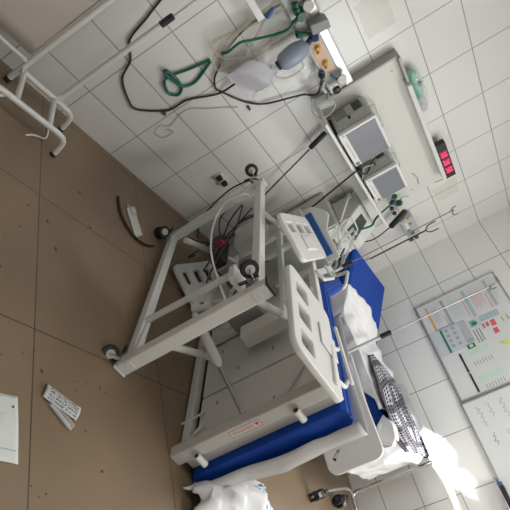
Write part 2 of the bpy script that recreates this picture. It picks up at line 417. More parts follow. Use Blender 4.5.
def bed(root, zo, piv, ang, backlen, detail=True):
    """Bed standing on its castors in its own axes: x to the head, y sideways, z up. zo shifts the lying height."""
    Z = lambda z: z+zo
    # wheeled base
    b = MB()
    for y in (-.345, .345): MB().bar((-.03, y, .125), (1.27, y, .125), .045, .05).build('base_rail', 'white_steel', root, bevel=.005)
    b = MB().bar((0, -.40, .125), (0, .405, .125), .055, .07, (0, 0, 1)); b.build('foot_crossbar', 'white_steel', root, bevel=.006)
    b = MB().bar((1.26, -.385, .125), (1.26, .385, .125), .05, .055); b.build('head_crossbar', 'white_steel', root, bevel=.006)
    MB().box((-.03, .405, .088), (.03, .417, .162)).build('end_cap', 'black_plastic', root, bevel=.003)
    MB().box((-.03, -.412, .088), (.03, -.40, .162)).build('end_cap', 'white_plastic', root, bevel=.003)
    castor(root, .06, .325, R_(250)); castor(root, .035, -.375, R_(55)); castor(root, 1.345, .30, R_(255)); castor(root, 1.25, -.345, R_(40), twin=True)
    MB().tube([(.30, -.35, .12), (.275, .22, .12)], .017).build('cross_tube', 'white_steel', root)
    MB().box((.22, .19, .10), (.33, .225, .20)).build('tube_bracket', 'white_steel', root, bevel=.004)
    # four slanting lift links from base to lying surface
    for p0, p1 in (((.02, -.17, .13), (.40, -.22, Z(.58))), ((.02, .30, .13), (.40, .26, Z(.58))), ((1.10, -.22, .13), (1.46, -.18, Z(.58))), ((1.0, .30, .13), (1.46, .26, Z(.56)))):
        MB().tube([p0, p1], .019).build('lift_link', 'white_steel', root)
    # lying surface frame
    W = .835/2
    f = MB()
    for s in (-1, 1): f.bar((-.15, s*(W-.025), Z(.632)), (piv+.75, s*(W-.025), Z(.632)), .045, .05)
    for x in (.63, piv+.02, 1.3, piv+.73): f.bar((x, -W+.03, Z(.61)), (x, W-.03, Z(.61)), .04, .035)
    for y in (-.18, .20): f.bar((.63, y, Z(.60)), (piv+.73, y, Z(.60)), .035, .035)
    f.build('platform_frame', 'white_steel', root, bevel=.005)
    MB().bar((-.15, -.445, Z(.597)), (-.15, W+.005, Z(.597)), .06, .075).build('foot_end_beam', 'apron_steel_shaded', root, bevel=.006)
    MB().box((-.158, -W+.02, Z(.63)), (-.146, W, Z(.702))).build('foot_apron', 'apron_steel_shaded', root, bevel=.002)
    # sheet metal sections under the mattress, dark slot between leg and thigh section
    for name, x0, x1 in (('leg_section', -.14, .212), ('thigh_section', .226, .62), ('seat_section', .63, piv)):
        p = MB(); p.box((x0, -.345, Z(.640)), (x1, W-.02, Z(.652)))
        p.box((x0, -.345, Z(.652)), (x0+.01, W-.02, Z(.70))); p.box((x1-.01, -.345, Z(.652)), (x1, W-.02, Z(.70)))
        po = p.build(name, 'panel_steel', root, bevel=.003)
        if detail and name != 'seat_section':
            for (x, y) in ((x0+.1, -.12), (x0+.12, .10), (x1-.08, -.24)):
                MB().box((x-.012, y-.003, Z(.6385)), (x+.012, y+.003, Z(.6415))).build('slot', 'black_plastic', po)
    R = Matrix.Translation((piv, 0, Z(.64))) @ Matrix.Rotation(-ang, 4, 'Y')
    def BK(mb): mb.v = [tuple(R @ Vector(v)) for v in mb.v]; return mb
    p = MB().box((.01, -.345, 0), (backlen, W-.02, .012)); p.box((.01, -.36, -.03), (backlen, -.325, .012)); p.box((.01, W-.05, -.03), (backlen, W-.015, .012))
    p.box((backlen*.5, -.33, -.03), (backlen*.5+.03, W-.05, 0))
    BK(p).build('back_section', 'panel_steel', root, bevel=.003)
    if detail:
        # gas spring, brace, sockets, actuator and control boxes seen from below
        S, E = Vector((.42, -.16, .28)), Vector((-.10, -.04, Z(.60)))
        D = E-S
        g = MB().tube([S, S+D*.06, S+D*.08, S+D*.50, S+D*.52, S+D*.55], [.016, .016, .026, .026, .02, .012], 14).build('gas_spring', 'white_steel', root)
        MB().tube([S+D*.5, E], .0095).build('piston_rod', 'steel', g)
        MB().box((-.128, -.065, Z(.59)), (-.085, -.015, Z(.64))).build('spring_bracket', 'grey_plastic', g, bevel=.004)
        MB().tube([(-.10, .143, Z(.62)), (.17, .33, Z(.62))], .009).build('brace_rod', 'white_steel', root)
        MB().tube([(-.12, -.40, Z(.60)), (.0, -.30, Z(.62))], .008).build('brace_rod', 'white_steel', root)
        MB().tube([(.05, -.43, Z(.60)), (.08, -.30, Z(.62))], .007).build('brace_rod', 'white_steel', root)
        for y in (-.30, .228):
            s_ = MB().tube([(-.197, y, Z(.606)), (-.197, y, Z(.675))], .017, 14).build('pole_socket', 'white_plastic', root)
            MB().cyl((-.197, y, Z(.6045)), (-.197, y, Z(.6065)), .011).build('socket_opening', 'black_plastic', s_)
        mo = MB().tube([(.60, -.235, .335), (.57, -.12, .357)], .028, 16).build('actuator_motor', 'white_plastic', root)
        MB().tube([(.589, -.190, .344), (.580, -.155, .3505)], .0285, 16, cap=False).build('blue_band', 'blue_plastic', mo)
        MB().tube([(.58, -.10, .36), (.56, .06, .42)], .02, 12).build('actuator_tube', 'grey_plastic', root)
        MB().box((.50, -.08, Z(.46)), (.60, .12, Z(.60))).build('lift_bracket', 'mid_grey', root, bevel=.006)
        MB().box((.36, -.02, Z(.50)), (.46, .26, Z(.585))).build('lift_arm', 'panel_steel', root, bevel=.006)
        for dy in (0, .018, .036):
            MB().tube(smooth_path([(.66+dy, -.06, Z(.52)), (.63+dy, -.03, Z(.50)), (.60+dy, -.04, Z(.52)), (.57+dy, -.01, Z(.50)), (.54+dy, -.02, Z(.55))], 4), .006, 6).build('spring_cable', 'cable_black', root)
        MB().box((1.18, -.02, .36), (1.42, .20, .46)).build('control_box', 'device_plastic', root, bevel=.01)
        MB().box((1.05, -.16, .30), (1.34, -.08, .40)).build('junction_box', 'black_plastic', root, bevel=.01)
        MB().tube([(1.16, -.05, .30), (1.12, -.06, .27)], .022, 10).build('cable_clamp', 'red_clip', root)
        hub = (1.14, -.06, .29)
        for k, q in enumerate([[(1.24, .34, .16), (1.42, .25, .20), (1.50, .10, .22), (1.44, -.06, .24), hub],
                               [(1.45, .12, .24), (1.32, .02, .25), hub], [(1.50, .16, .38), (1.36, .12, .30), (1.22, .02, .28), hub],
                               [(1.30, .20, .30), (1.24, .08, .27), hub], [(1.38, -.30, .22), (1.24, -.22, .22), (1.16, -.12, .26), hub],
                               [(.78, -.12, .24), (.90, -.03, .22), (1.02, -.10, .25), hub], [(.62, .02, .34), (.80, -.06, .26), (1.0, -.12, .26), hub],
                               [(1.30, .16, .2), (1.0, .12, .2), (.85, -.02, .24), (.74, -.14, .30)], [(1.42, .05, .40), (1.30, -.05, .34), (1.28, -.20, .30), (1.10, -.28, .24), (1.02, -.20, .22)]]):
            MB().tube(smooth_path(q, 6), .0055, 6).build('cable', 'cable_black', root)
        for q in ([(.90, .20, .45), (.72, .12, .30), (.60, .14, .26), (.52, .05, .3)], [(.70, .06, .40), (.62, .12, .3), (.50, .10, .3), (.44, .0, .34)]):
            MB().tube(smooth_path(q, 6), .005, 6).build('cable', 'cable_black', root)
        MB().tube(smooth_path([(1.26, .26, .16), (1.205, .226, .10), (1.20, .104, .09), (1.0, .033, .10), (.668, .034, .12), (.431, .056, .2), (.30, .06, .3)], 6), .006, 8).build('white_cable', 'white_plastic', root)
        MB().tube(smooth_path([(1.27, .30, .155), (1.33, .33, .10), (1.40, .12, .09), (1.30, -.10, .12), (1.22, -.2, .2)], 6), .0055, 6).build('cable', 'cable_black', root)
        MB().tube([(-.02, -.30, .10), (.28, -.32, .13)], .010).build('brake_linkage', 'white_steel', root)
    return R, W

# the bed that has been tipped onto its side
PSI, PHI = R_(63.5), R_(89)
ax = Vector((math.cos(PSI), math.sin(PSI), 0)); le = Vector((-ax.y, ax.x, 0)); up = Vector((0, 0, 1))
yv = le*math.cos(PHI)+up*math.sin(PHI); zv = up*math.cos(PHI)-le*math.sin(PHI)
TM = Matrix(((ax.x, yv.x, zv.x, -2.996), (ax.y, yv.y, zv.y, -1.535), (ax.z, yv.z, zv.z, .412), (0, 0, 0, 1)))
tb = thing('hospital_bed', 'white steel hospital bed tipped over on its side, castors in the air', 'hospital bed', mw=TM)
PIV, ANG = .82, R_(31)
RB, W = bed(tb, 0, PIV, ANG, .66)
# warning sticker on the foot end beam
XB = -.1805
st = MB()
for y0, y1, z0, z1 in ((-.105, .055, .578, .5805), (-.105, .055, .6155, .618), (-.105, -.1025, .578, .618), (.0525, .055, .578, .618)):
    st.box((XB-.0006, y0, z0), (XB, y1, z1))
so_ = MB().box((XB-.0003, -.105, .578), (XB+.001, .055, .618)).build('warning_sticker', 'white_paint', tb)
st.build('sticker_border', 'red_ink', so_, smooth=False)
st = MB()
for z_ in (.592, .602):
    for q in range(9):
        y_ = -.092+q*.0125; st.box((XB-.0008, y_, z_-.0022), (XB-.0003, y_+.0085+.002*(q % 3 == 0), z_+.0022))
st.build('sticker_print', 'red_ink', so_, smooth=False)
MB().prism([(-.012, -.009), (.012, -.009), (0, .012)], (XB-.0008, .036, .597), (0, -1, 0), (0, 0, 1), .0005).build('warning_triangle', 'red_ink', so_, smooth=False)
# side rails: foot rail folded down, head rail swung with the raised back section, and the one under the bed
def rail_at(org, ang, y):
    return Matrix.Translation((org[0], y, org[1])) @ Matrix.Rotation(-ang, 4, 'Y') @ basis((0, 0, 0), (1, 0, 0), (0, 0, 1))
sl3 = lambda L, h: [(L*a, .045, L*b, h*.42) for a, b in ((.08, .27), (.36, .58), (.67, .88))]
fr = slotted_rail('side_rail', .60, .36, rail_at((-.335, .20), 0, .455), tb, sl3(.60, .36))
MB().bar((-.28, .475, .50), (-.02, .475, .52), .012, .02).build('latch_bar', 'white_plastic', fr, bevel=.003)
MB().box((-.10, .47, .42), (.05, .478, .56)).build('hinge_cover', 'white_plastic', fr, bevel=.004)
hr = slotted_rail('side_rail', .70, .285, rail_at((.68, .127), ANG, .455), tb, sl3(.70, .285))
MB().bar((.78, .475, .40), (.98, .475, .53), .012, .09).build('hinge_cover', 'white_plastic', hr, bevel=.004)
lr = slotted_rail('side_rail', .68, .30, rail_at((1.04, .215), ANG, -.375), tb, [(.05, .05, .16, .15), (.22, .05, .34, .15), (.40, .05, .52, .15)])
for p0, p1, p2 in (((-.12, .43, .60), (-.115, .44, .68), (.0, .43, .755)), ((.12, .43, .60), (.12, .44, .66), (.20, .43, .72))):
    MB().tube(round_corners([p0, p1, p2], .03), .011, 8).build('rail_arm', 'white_steel', tb)
MB().bar((.33, .445, .69), (-.02, .445, .765), .014, .022).build('rail_release_bar', 'white_plastic', tb, bevel=.003)
MB().tube(round_corners([(.80, .43, .60), (.76, .445, .66), (1.02, .445, .835), (1.08, .43, .76)], .015), .011, 8).build('mattress_retainer', 'white_steel', tb)
# headboard with blue inset at the end of the raised back section
hb = MB().box((.665, -.40, -.50), (.715, .395, .06)); hb.v = [tuple(RB @ Vector(v)) for v in hb.v]
for k in range(14):
    q = MB().box((.672, .3955, -.48+k*.037), (.708, .402, -.465+k*.037)); q.v = [tuple(RB @ Vector(v)) for v in q.v]; hb.add(q.v, q.f)
hbo = hb.build('head_end', 'grey_plastic', tb, bevel=.003)
q = MB().box((.735, -.40, -.445), (.775, .446, -.10)); q.v = [tuple(RB @ Vector(v)) for v in q.v]; q.build('blue_panel', 'vinyl_blue_pale', tb, bevel=.004)
plate('headboard', [(-.46, -.47), (.40, -.49), (.45, -.485), (.485, -.465), (.54, -.40), (.545, -.375), (.53, -.355), (.485, -.29), (.47, -.20), (.465, -.06), (-.46, -.06)], [], .03, 'device_plastic', tb, RB @ basis((.82, 0, 0), (0, 1, 0), (0, 0, 1)), .006)
# mattress of the tipped bed, bent where the back section starts
def mattress_mesh(x0, piv, z0, th, hw, ang, blen, nx=26):
    prof = []
    for k in range(nx+1):
        t = k/nx; L = (piv-x0)+blen; s = t*L
        if s < piv-x0: p, nrm = Vector((x0+s, 0, z0)), Vector((0, 0, 1))
        else: p, nrm = Vector((piv+(s-piv+x0)*math.cos(ang), 0, z0+(s-piv+x0)*math.sin(ang))), Vector((-math.sin(ang), 0, math.cos(ang)))
        if abs(s-piv+x0) < .06: nrm = Vector((-math.sin(ang/2), 0, math.cos(ang/2)))
        prof.append((p, nrm))
    m = MB(); sec = [(-hw+.02, 0), (hw-.02, 0), (hw, .02), (hw, th-.02), (hw-.02, th), (-hw+.02, th), (-hw, th-.02), (-hw, .02)]
    vs = [tuple(p+Vector((0, y, 0))+n*h) for p, n in prof for y, h in sec]; K = 8; N = len(prof)
    fs = [(i*K+k, i*K+(k+1) % K, (i+1)*K+(k+1) % K, (i+1)*K+k) for i in range(N-1) for k in range(K)]+[tuple(range(K))[::-1], tuple((N-1)*K+k for k in range(K))]
    return m.add(vs, fs), prof
m1 = thing('mattress', 'dark blue vinyl mattress still on the bed tipped on its side', 'mattress', mw=TM)
mm, prof1 = mattress_mesh(-.20, PIV, .705, .105, .412, ANG, .62)
mm.build('mattress_cover', 'vinyl_blue', m1, bevel=.006)
MB().tube([(p+n*.052+Vector((0, .4135, 0))) for p, n in prof1], .004, 6).build('piping', 'vinyl_blue_pale', m1)
# sheet round the tipped mattress: top face, foot end, and the loose end lying on the floor
s1 = thing('bed_sheet', 'shaded white sheet stretched over the mattress of the tipped bed', 'sheet', mw=TM)
def fn(uu, vv):
    # uu from the loose lower hem in front of the foot end, up over the edge and along the top; vv across the bed
    y = -.425+.86*vv; s = uu*1.16
    e0 = .735+.045*vv+.02*math.sin(vv*3.1)
    if s < .16:
        k = s/.16; x = -.222-.010*math.sin(k*3.1)-.006*math.sin(vv*14); z = e0+k*(.03+.08*min(1, vv*2.5)-.02*vv)
    else:
        k = min(1, (s-.16)/.20); x = -.222+(s-.16); z = (e0+.03+.08*min(1, vv*2.5)-.02*vv)*(1-k)+.828*k
    wv = noise.noise(Vector((s*6, vv*3.0+s*4, 1.3)))*.012+noise.noise(Vector((s*3+vv*8, s*9, 4)))*.006
    if s > .98: z += (s-.98)*.6
    return (x-abs(wv)*(s < .2), y, max(z+wv, (.818 if x > -.207 else 0)))
MB().grid(fn, 40, 34).build('sheet_cloth', 'sheet_shaded', s1, solid=.004)
def fn2(uu, vv):
    # the fallen end: bunched white cloth lying on the floor beside the low corner of the foot end
    x = -2.50+.60*vv; e = math.sin(math.pi*min(1, max(0, vv*.96+.02)))**.38
    yc = -2.178+.05*vv+.015*math.sin(vv*9); hw = .13*(.45+.55*e); a = math.pi*uu
    h = (.185-.035*math.sin(vv*7+1))*e
    n1 = noise.noise(Vector((uu*3, vv*7, 2))); n2 = noise.noise(Vector((uu*6+vv*5, vv*16, 6))); n3 = abs(noise.noise(Vector((vv*6-uu*3, uu*3, 9))))
    fold = .030*n1+.018*n2-.045*n3+.02
    return (x+.035*n2+.02*math.sin(a*2+vv*6), yc+math.cos(a)*(hw+fold*.8), max(.006, math.sin(a)*(h+fold)+.006))
s2 = tag(MB().grid(fn2, 40, 70).build('fallen_sheet', 'print_sheet', solid=.004, loc=(-2.2, -2.08, 0)), 'bunched white sheet with blue print hanging to the floor below the tipped bed', 'sheet')

# the second bed, upright against the right wall
BX, BY, ZO = -.625, -1.62, -.132
SM = Matrix.Translation((BX, BY, 0)) @ Matrix.Rotation(R_(90), 4, 'Z')
b2 = thing('hospital_bed', 'white hospital bed standing upright by the whiteboard wall, back section raised', 'hospital bed', mw=SM)
PIV2, ANG2 = .79, R_(30)
RB2, _ = bed(b2, ZO, PIV2, ANG2, .66, detail=False)
r2 = plate('side_rail', rrect(-.30, .23, .42, .62, .06), [[(-.232, .285), (-.192, .262), (-.150, .322), (-.148, .352), (-.186, .336)]], .03, 'white_plastic', b2, basis((0, .47, 0), (1, 0, 0), (0, 0, 1)), .006)
MB().tube(round_corners([(.44, .45, .50), (.44, .47, .64), (-.20, .47, .60), (-.27, .465, .50)], .03), .013, 8).build('rail_tube', 'white_steel', b2)
MB().tube(round_corners([(1.12, .44, .62), (1.09, .455, .86), (.98, .46, .80), (.95, .44, .58)], .02), .014, 8).build('rail_tube', 'white_steel', b2)
MB().bar((.98, .455, .68), (.98, .455, .79), .03, .03).build('rail_catch', 'white_plastic', b2, bevel=.004)
plate('side_rail', rrect(.0, .50, .42, .78, .05), [], .025, 'milky_plastic', b2, basis((0, -.452, 0), (1, 0, 0), (0, 0, 1)), .005)
MB().box((-.205, -.40, .34), (-.185, .41, .64)).build('footboard', 'white_plastic', b2, bevel=.008)
m2 = thing('mattress', 'bright blue mattress with raised head on the upright bed', 'mattress', mw=SM)
mm, prof2 = mattress_mesh(-.17, PIV2, .570, .11, .405, ANG2, .64)
mm.build('mattress_cover', 'vinyl_blue', m2, bevel=.006)
MB().tube([(p+n*.055+Vector((0, .4065, 0))) for p, n in prof2], .004, 6).build('piping', 'vinyl_blue_pale', m2)
def surf2(X):  # height of the upright bed's mattress at distance X from its base
    L = X-PIV2
    return .685 if L < 0 else .685+L*math.tan(ANG2)
# ------------------------------------------------------------------ linen on the upright bed
s3 = thing('bed_sheet', 'crumpled bright white sheet spread over the blue mattress of the upright bed', 'sheet')
def fn3(uu, vv):
    y = -.60-1.02*uu-.10*vv*(1-uu)
    hang = .15; wdt = hang+.64+.20*min(1, uu*2.2)
    c = vv*wdt
    X = y-BY; z = surf2(X)+.014
    wv = noise.noise(Vector((c*4.5, y*5.5, .4)))*.036+noise.noise(Vector((c*11+y*6, y*10, 3)))*.018-abs(noise.noise(Vector((c*3-y*5, y*3, 7))))*.05+.02
    if c < hang: x = -1.046-abs(wv)*.5; z = z-(hang-c)*(1.0 if uu < .75 else max(.15, 1-(uu-.75)*5))+.004
    else: x = -1.046+(c-hang); z += .004+max(0, wv+.012)*min(1, (c-hang)*12)
    if x > -.215: x = -.215+(x+.215)*.2
    return (x, y, z)
MB().grid(fn3, 64, 60).build('sheet_cloth', 'sheet_white', s3, solid=.004)
def fn4(uu, vv):
    # bunched top cover drawn over the foot end and the near side of the upright bed
    c = vv*.92; t = uu*.62; hang = .22
    if t < .14: y, z, f = -1.665-t, .692+.030*math.sin(min(1, t/.10)*1.57), 0
    elif t < .21: k = (t-.14)/.07; y, z, f = -1.805-.045*math.sin(k*1.57), .722-.045*(1-math.cos(k*1.57)), k
    else: y, z, f = -1.851, .677-(t-.21), 1
    wv = noise.noise(Vector((c*6, t*7, 2)))*.026+noise.noise(Vector((c*13, t*5, 5)))*.014
    if c < hang: x = -1.056-.006*math.sin(t*20)-abs(wv)*.3; z = z-(hang-c)*(.9*min(1, t*9)*(1-f))
    else: x = -1.056+(c-hang)*.95
    return (x, y-abs(wv)*f*1.3, z+abs(wv)*(1-f)*.9)
s4 = tag(MB().grid(fn4, 46, 44).build('bed_cover', 'sheet_white', solid=.005, loc=(-.7, -1.9, .7)), 'plain white cover bunched over the foot end of the upright bed', 'blanket')
LL = smooth_path([(-.98, -1.20, .71), (-1.04, -1.36, .715), (-1.055, -1.58, .70), (-1.06, -1.74, .69), (-1.03, -1.84, .69), (-.90, -1.90, .69)], 8)
RR = smooth_path([(-.93, -1.185, .725), (-.58, -1.22, .73), (-.28, -1.26, .725), (-.38, -1.52, .735), (-.45, -1.72, .735), (-.42, -1.86, .715)], 8)
def fn5(uu, vv):
    i = uu*(len(LL)-1); a = int(min(i, len(LL)-2)); f = i-a
    L = LL[a].lerp(LL[a+1], f); Rr = RR[a].lerp(RR[a+1], f)
    p = L.lerp(Rr, vv)
    fold = math.sin(vv*22+uu*5)*.5+noise.noise(Vector((vv*7, uu*5, 1)))
    p.z += .010+.014*fold+.02*math.sin(vv*math.pi)+.016
    return tuple(p)
s5 = tag(MB().grid(fn5, 60, 50).build('checked_scarf', 'plaid', solid=.004, loc=(-.7, -1.5, .75)), 'black and white checked scarf lying twisted along the white sheet', 'scarf')
mb = MB()
P_ = [Vector((-.40, -1.67, .745)), Vector((-.34, -1.73, .742)), Vector((-.29, -1.785, .735)), Vector((-.25, -1.83, .725))]
mb.tube(smooth_path(P_, 5), [.014, .022, .029, .033, .036, .037, .038, .039, .039, .039, .039, .038, .036, .032, .024, .010], 14)
s6 = tag(mb.build('cloth_bundle', 'striped_cloth', loc=(-.35, -1.75, .75)), 'small rolled bundle of navy striped cloth at the bed foot by the wall', 'bundle')

# ------------------------------------------------------------------ overbed table
ot = thing('overbed_table', 'chrome framed overbed table with thin white top at the bed foot', 'table', (-.31, -1.90, 0)); A = At(ot)
A(MB().box((-.47, -2.24, .784), (-.12, -1.735, .802)), 'table_top', 'white_plastic', bevel=.004)
A(MB().tube(round_corners([(-.31, -2.30, .075), (-.31, -1.89, .075), (-.31, -1.89, .785)], .06), .015, 12), 'upright', 'chrome')
A(MB().tube(round_corners([(-.31, -1.92, .085), (-.55, -1.90, .15), (-.942, -1.955, .115)], .14), .012, 10), 'base_bar', 'chrome')
A(MB().tube([(-.31, -2.0, .08), (-.42, -1.955, .115)], .009, 8), 'base_bar', 'chrome')
A(MB().tube([(-.20, -1.745, .783), (-.20, -1.76, .765), (-.20, -1.80, .772), (-.20, -2.22, .772)], .004, 6), 'support_wire', 'steel')
for x, y, dx, dy in ((-.99, -1.97, -1, -.3), (-.56, -1.962, -.6, -1)):
    d = Vector((dx, dy, 0)).normalized(); e = Vector((-d.y, d.x, 0)); o = Vector((x, y, 0)); up_ = Vector((0, 0, 1))
    c = A(MB().lathe([(.010, .135), (.016, .13), (.016, .115), (.030, .108), (.034, .09), (.034, .07), (.030, .062)], o, up_, 14), 'castor', 'dark_steel')
    for q in (-.018, .018): A(MB().lathe([(.008, -.011), (.040, -.009), (.044, -.005), (.044, .005), (.040, .009), (.008, .011)], o+Vector((0, 0, .0445))+e*q, e, 18), 'wheel', 'black_rubber', c)
    A(MB().cyl(o+Vector((0, 0, .0445))-e*.032, o+Vector((0, 0, .0445))+e*.032, .014), 'hub', 'blue_plastic', c)
    A(MB().bar(o+Vector((0, 0, .10))+d*.02, o+Vector((0, 0, .085))+d*.055, .03, .006), 'brake_pedal', 'mid_grey', c, bevel=.002)
A(MB().lathe([(.012, -.02), (.034, -.016), (.034, .016), (.012, .02)], (-.31, -2.25, .035), (1, 0, 0), 16), 'wheel', 'black_rubber')

# ------------------------------------------------------------------ drip poles
def pole(name, label, x, y, z0, zg, z1, tube_r=.013, base=True, hooks=True, group=None, rod='chrome', rr=.005, hs=1.0):
    t = thing(name, label, 'drip pole', (x, y, 0)); A = At(t)
    A(MB().tube([(x, y, z0), (x, y, zg)], tube_r, 12), 'lower_tube', 'white_steel')
    A(MB().tube([(x, y, zg-.035), (x, y, zg-.03), (x, y, zg+.045), (x, y, zg+.05)], [.012, .019, .019, .012], 14), 'clamp_grip', 'black_plastic')
    A(MB().tube([(x, y, zg), (x, y, z1)], rr, 10), 'upper_rod', rod)
    if base:
        for k in range(4):
            a = R_(45+90*k); A(MB().tube([(x, y, .12), (x+.12*math.cos(a), y+.12*math.sin(a), .02)], .011, 8), 'leg', 'white_steel')
    if hooks: hook(A, x, y, z1, .035*hs)
    return t, A
def hook(A, x, y, z, s=.035, m='dark_steel'):
    for d in ((1, 0), (-1, 0)):
        A(MB().tube(smooth_path([(x, y, z-.005), (x+d[0]*s*.6, y-.01, z-.02), (x+d[0]*s*1.3, y-.012, z-.01), (x+d[0]*s*1.5, y-.012, z+.022)], 5), .0038, 6), 'hook', m)
pole('drip_pole', 'tall telescopic drip pole rising in front of the posters on the whiteboard', -1.155, -1.19, .02, .935, 1.715, rod='rod_steel', hs=.6)
pole('drip_pole', 'thin drip pole with small top hooks standing before the blue mattress head', -1.17, -.53, .02, .885, 1.77, tube_r=.011, rod='dull_steel', rr=.0042)
t = thing('drip_pole', 'dark rod with a forked hook standing just behind the head of the upright bed', 'drip pole', (-.49, -.14, 0)); A = At(t)
A(MB().tube([(-.49, -.14, .012), (-.49, -.14, .975)], .011), 'lower_tube', 'white_steel')
A(MB().tube([(-.49, -.14, .97), (-.49, -.14, 1.0)], .016), 'collar', 'white_plastic')
A(MB().tube([(-.49, -.14, .99), (-.49, -.14, 1.56)], .0075), 'upper_rod', 'dark_steel')
for k in range(3):
    a = R_(90+120*k); A(MB().tube([(-.49, -.14, .08), (-.49+.10*math.cos(a), -.14+.10*math.sin(a), .012)], .009, 8), 'leg', 'white_steel')
for sgn in (-1, 1):
    A(MB().tube(smooth_path([(-.49, -.14, 1.55), (-.49+sgn*.04, -.14, 1.565), (-.49+sgn*.062, -.14, 1.60), (-.49+sgn*.064, -.14, 1.655)], 6), .006, 8), 'hook', 'dark_steel')
for z in (1.40, 1.45): A(MB().lathe([(.008, -.012), (.02, -.01), (.02, .01), (.008, .012)], (-.49, -.155, z), (0, 1, 0), 12), 'clamp_knob', 'dark_steel')
t, A = pole('drip_pole', 'white drip pole with black grip standing in the foot frame of the screen', -3.378, -.172, .135, .865, 1.5, tube_r=.0165, base=False)
# two thin rods with long black handles
def rod_lamp(label, pts, h0, h1, r=.006, hr=.019, tail=None):
    t = thing('handled_rod', label, 'rod', pts[0]); A = At(t)
    A(MB().tube(smooth_path(pts, 5), r, 8), 'rod', 'dark_steel')
    h0, h1 = Vector(h0), Vector(h1); d = h1-h0
    A(MB().tube([h0-d*.03, h0, h0+d*.06, h1-d*.06, h1], [r, hr*.8, hr, hr, hr*.75], 14), 'handle', 'black_plastic')
    return t, A
rod_lamp('thin dark rod with black handle leaning on tiles behind the tipped bed', [(-1.66, -.16, .008), (-1.80, -.075, .534), (-1.99, -.06, 1.09)], (-1.998, -.06, 1.10), (-2.05, -.06, 1.245))
t, A = rod_lamp('thin rod with black handle standing beside the clear suction canister', [(-.69, -.045, .008), (-.68, -.05, .883), (-.685, -.10, 1.12), (-.735, -.10, 1.30)], (-.735, -.10, 1.30), (-.845, -.10, 1.475), hr=.026)
A(MB().cyl((-.78, -.115, 1.43), (-.74, -.13, 1.45), .012), 'brass_fitting', 'brass')

# ------------------------------------------------------------------ folding screen at the wall
sc_ = thing('ward_screen', 'beige cloth ward screen in a white tube frame with looped feet', 'screen', (-3.60, -.15, 0)); A = At(sc_)
A(MB().tube([(-3.612, -.150, .0), (-3.612, -.150, 1.85)], .0165, 12), 'upright', 'white_steel')
A(MB().tube([(-3.612, -.150, .002), (-3.612, -.150, .03)], .019, 12), 'rubber_foot', 'black_rubber')
A(MB().tube([(-3.60, -.150, .165), (-4.9, -.150, .165)], .011, 10), 'lower_rail', 'white_steel')
A(MB().tube([(-3.60, -.150, 1.82), (-4.9, -.150, 1.82)], .011, 10), 'upper_rail', 'white_steel')
def fcl(uu, vv):
    x = -3.632-1.25*uu; z = .205+1.58*vv
    return (x, -.150+.006*math.sin(uu*24+.6*math.sin(vv*5)), z)
A(MB().grid(fcl, 60, 20), 'screen_cloth', 'screen_cloth', solid=.003)
A(MB().tube([(-3.632, -.15, .205), (-3.632, -.15, 1.78)], .006, 8), 'cloth_hem', 'screen_cloth')
for y, xe, st_ in ((-.185, -3.262, [(-3.62, -.185, .125)]), (-.455, -3.315, [(-3.86, -.64, .04), (-3.76, -.475, .125)])):
    f_ = A(MB().tube(round_corners(st_+[(xe, y, .125), (xe+.022, y-.003, .012)], .06), .0155, 12), 'foot_loop', 'white_steel')
    A(MB().tube([(xe+.022, y-.003, .018), (xe+.0225, y-.003, .0)], .018, 12), 'rubber_foot', 'black_rubber', f_)
for x in (-3.40, -3.60): A(MB().tube([(x, -.19, .125), (x-.03, -.455, .125)], .0145, 12), 'cross_tube', 'white_steel')
A(MB().cyl((-3.40, -.172, .105), (-3.378, -.172, .16), .021), 'pole_socket', 'white_steel')
A(MB().tube([(-3.80, -.53, .03), (-3.66, -.455, .125)], .010, 10), 'brace', 'white_steel')
tag(MB().tube(smooth_path([(-3.385, -.245, .006), (-3.33, -.24, .006), (-3.345, -.37, .006), (-3.42, -.42, .006), (-3.47, -.47, .006)], 6), .0055, 8).build('cord', 'white_plastic', loc=(-3.38, -.3, 0)), 'short pale cord on the floor under the feet of the screen', 'cord')

# ------------------------------------------------------------------ equipment board with monitors
eb = thing('equipment_board', 'pale wall board with a monitor shelf and a white top ledge', 'wall board', (-1.6, 0, 1.3)); A = At(eb)
A(MB().box((-2.30, -.045, 1.285), (-.93, -.001, 1.855)), 'back_panel', 'board_laminate', bevel=.003)
A(MB().box((-2.305, -.10, 1.855), (-2.06, -.001, 1.872)), 'top_edge', 'edge_band', bevel=.002)
A(MB().box((-2.312, -.075, 1.30), (-2.296, -.001, 1.872)), 'side_edge', 'edge_band', bevel=.002)
A(MB().box((-2.085, -.125, 1.842), (-1.02, -.001, 1.872)), 'top_ledge', 'white_paint', bevel=.003)
A(MB().box((-2.34, -.315, 1.276), (-1.07, -.001, 1.298)), 'shelf', 'white_paint', bevel=.004)
for x, z in ((-2.2, 1.80), (-.99, 1.60)): A(MB().lathe([(.006, 0), (.006, .004), (.002, .005)], (x, -.045, z), (0, -1, 0), 10), 'screw_cap', 'edge_band')
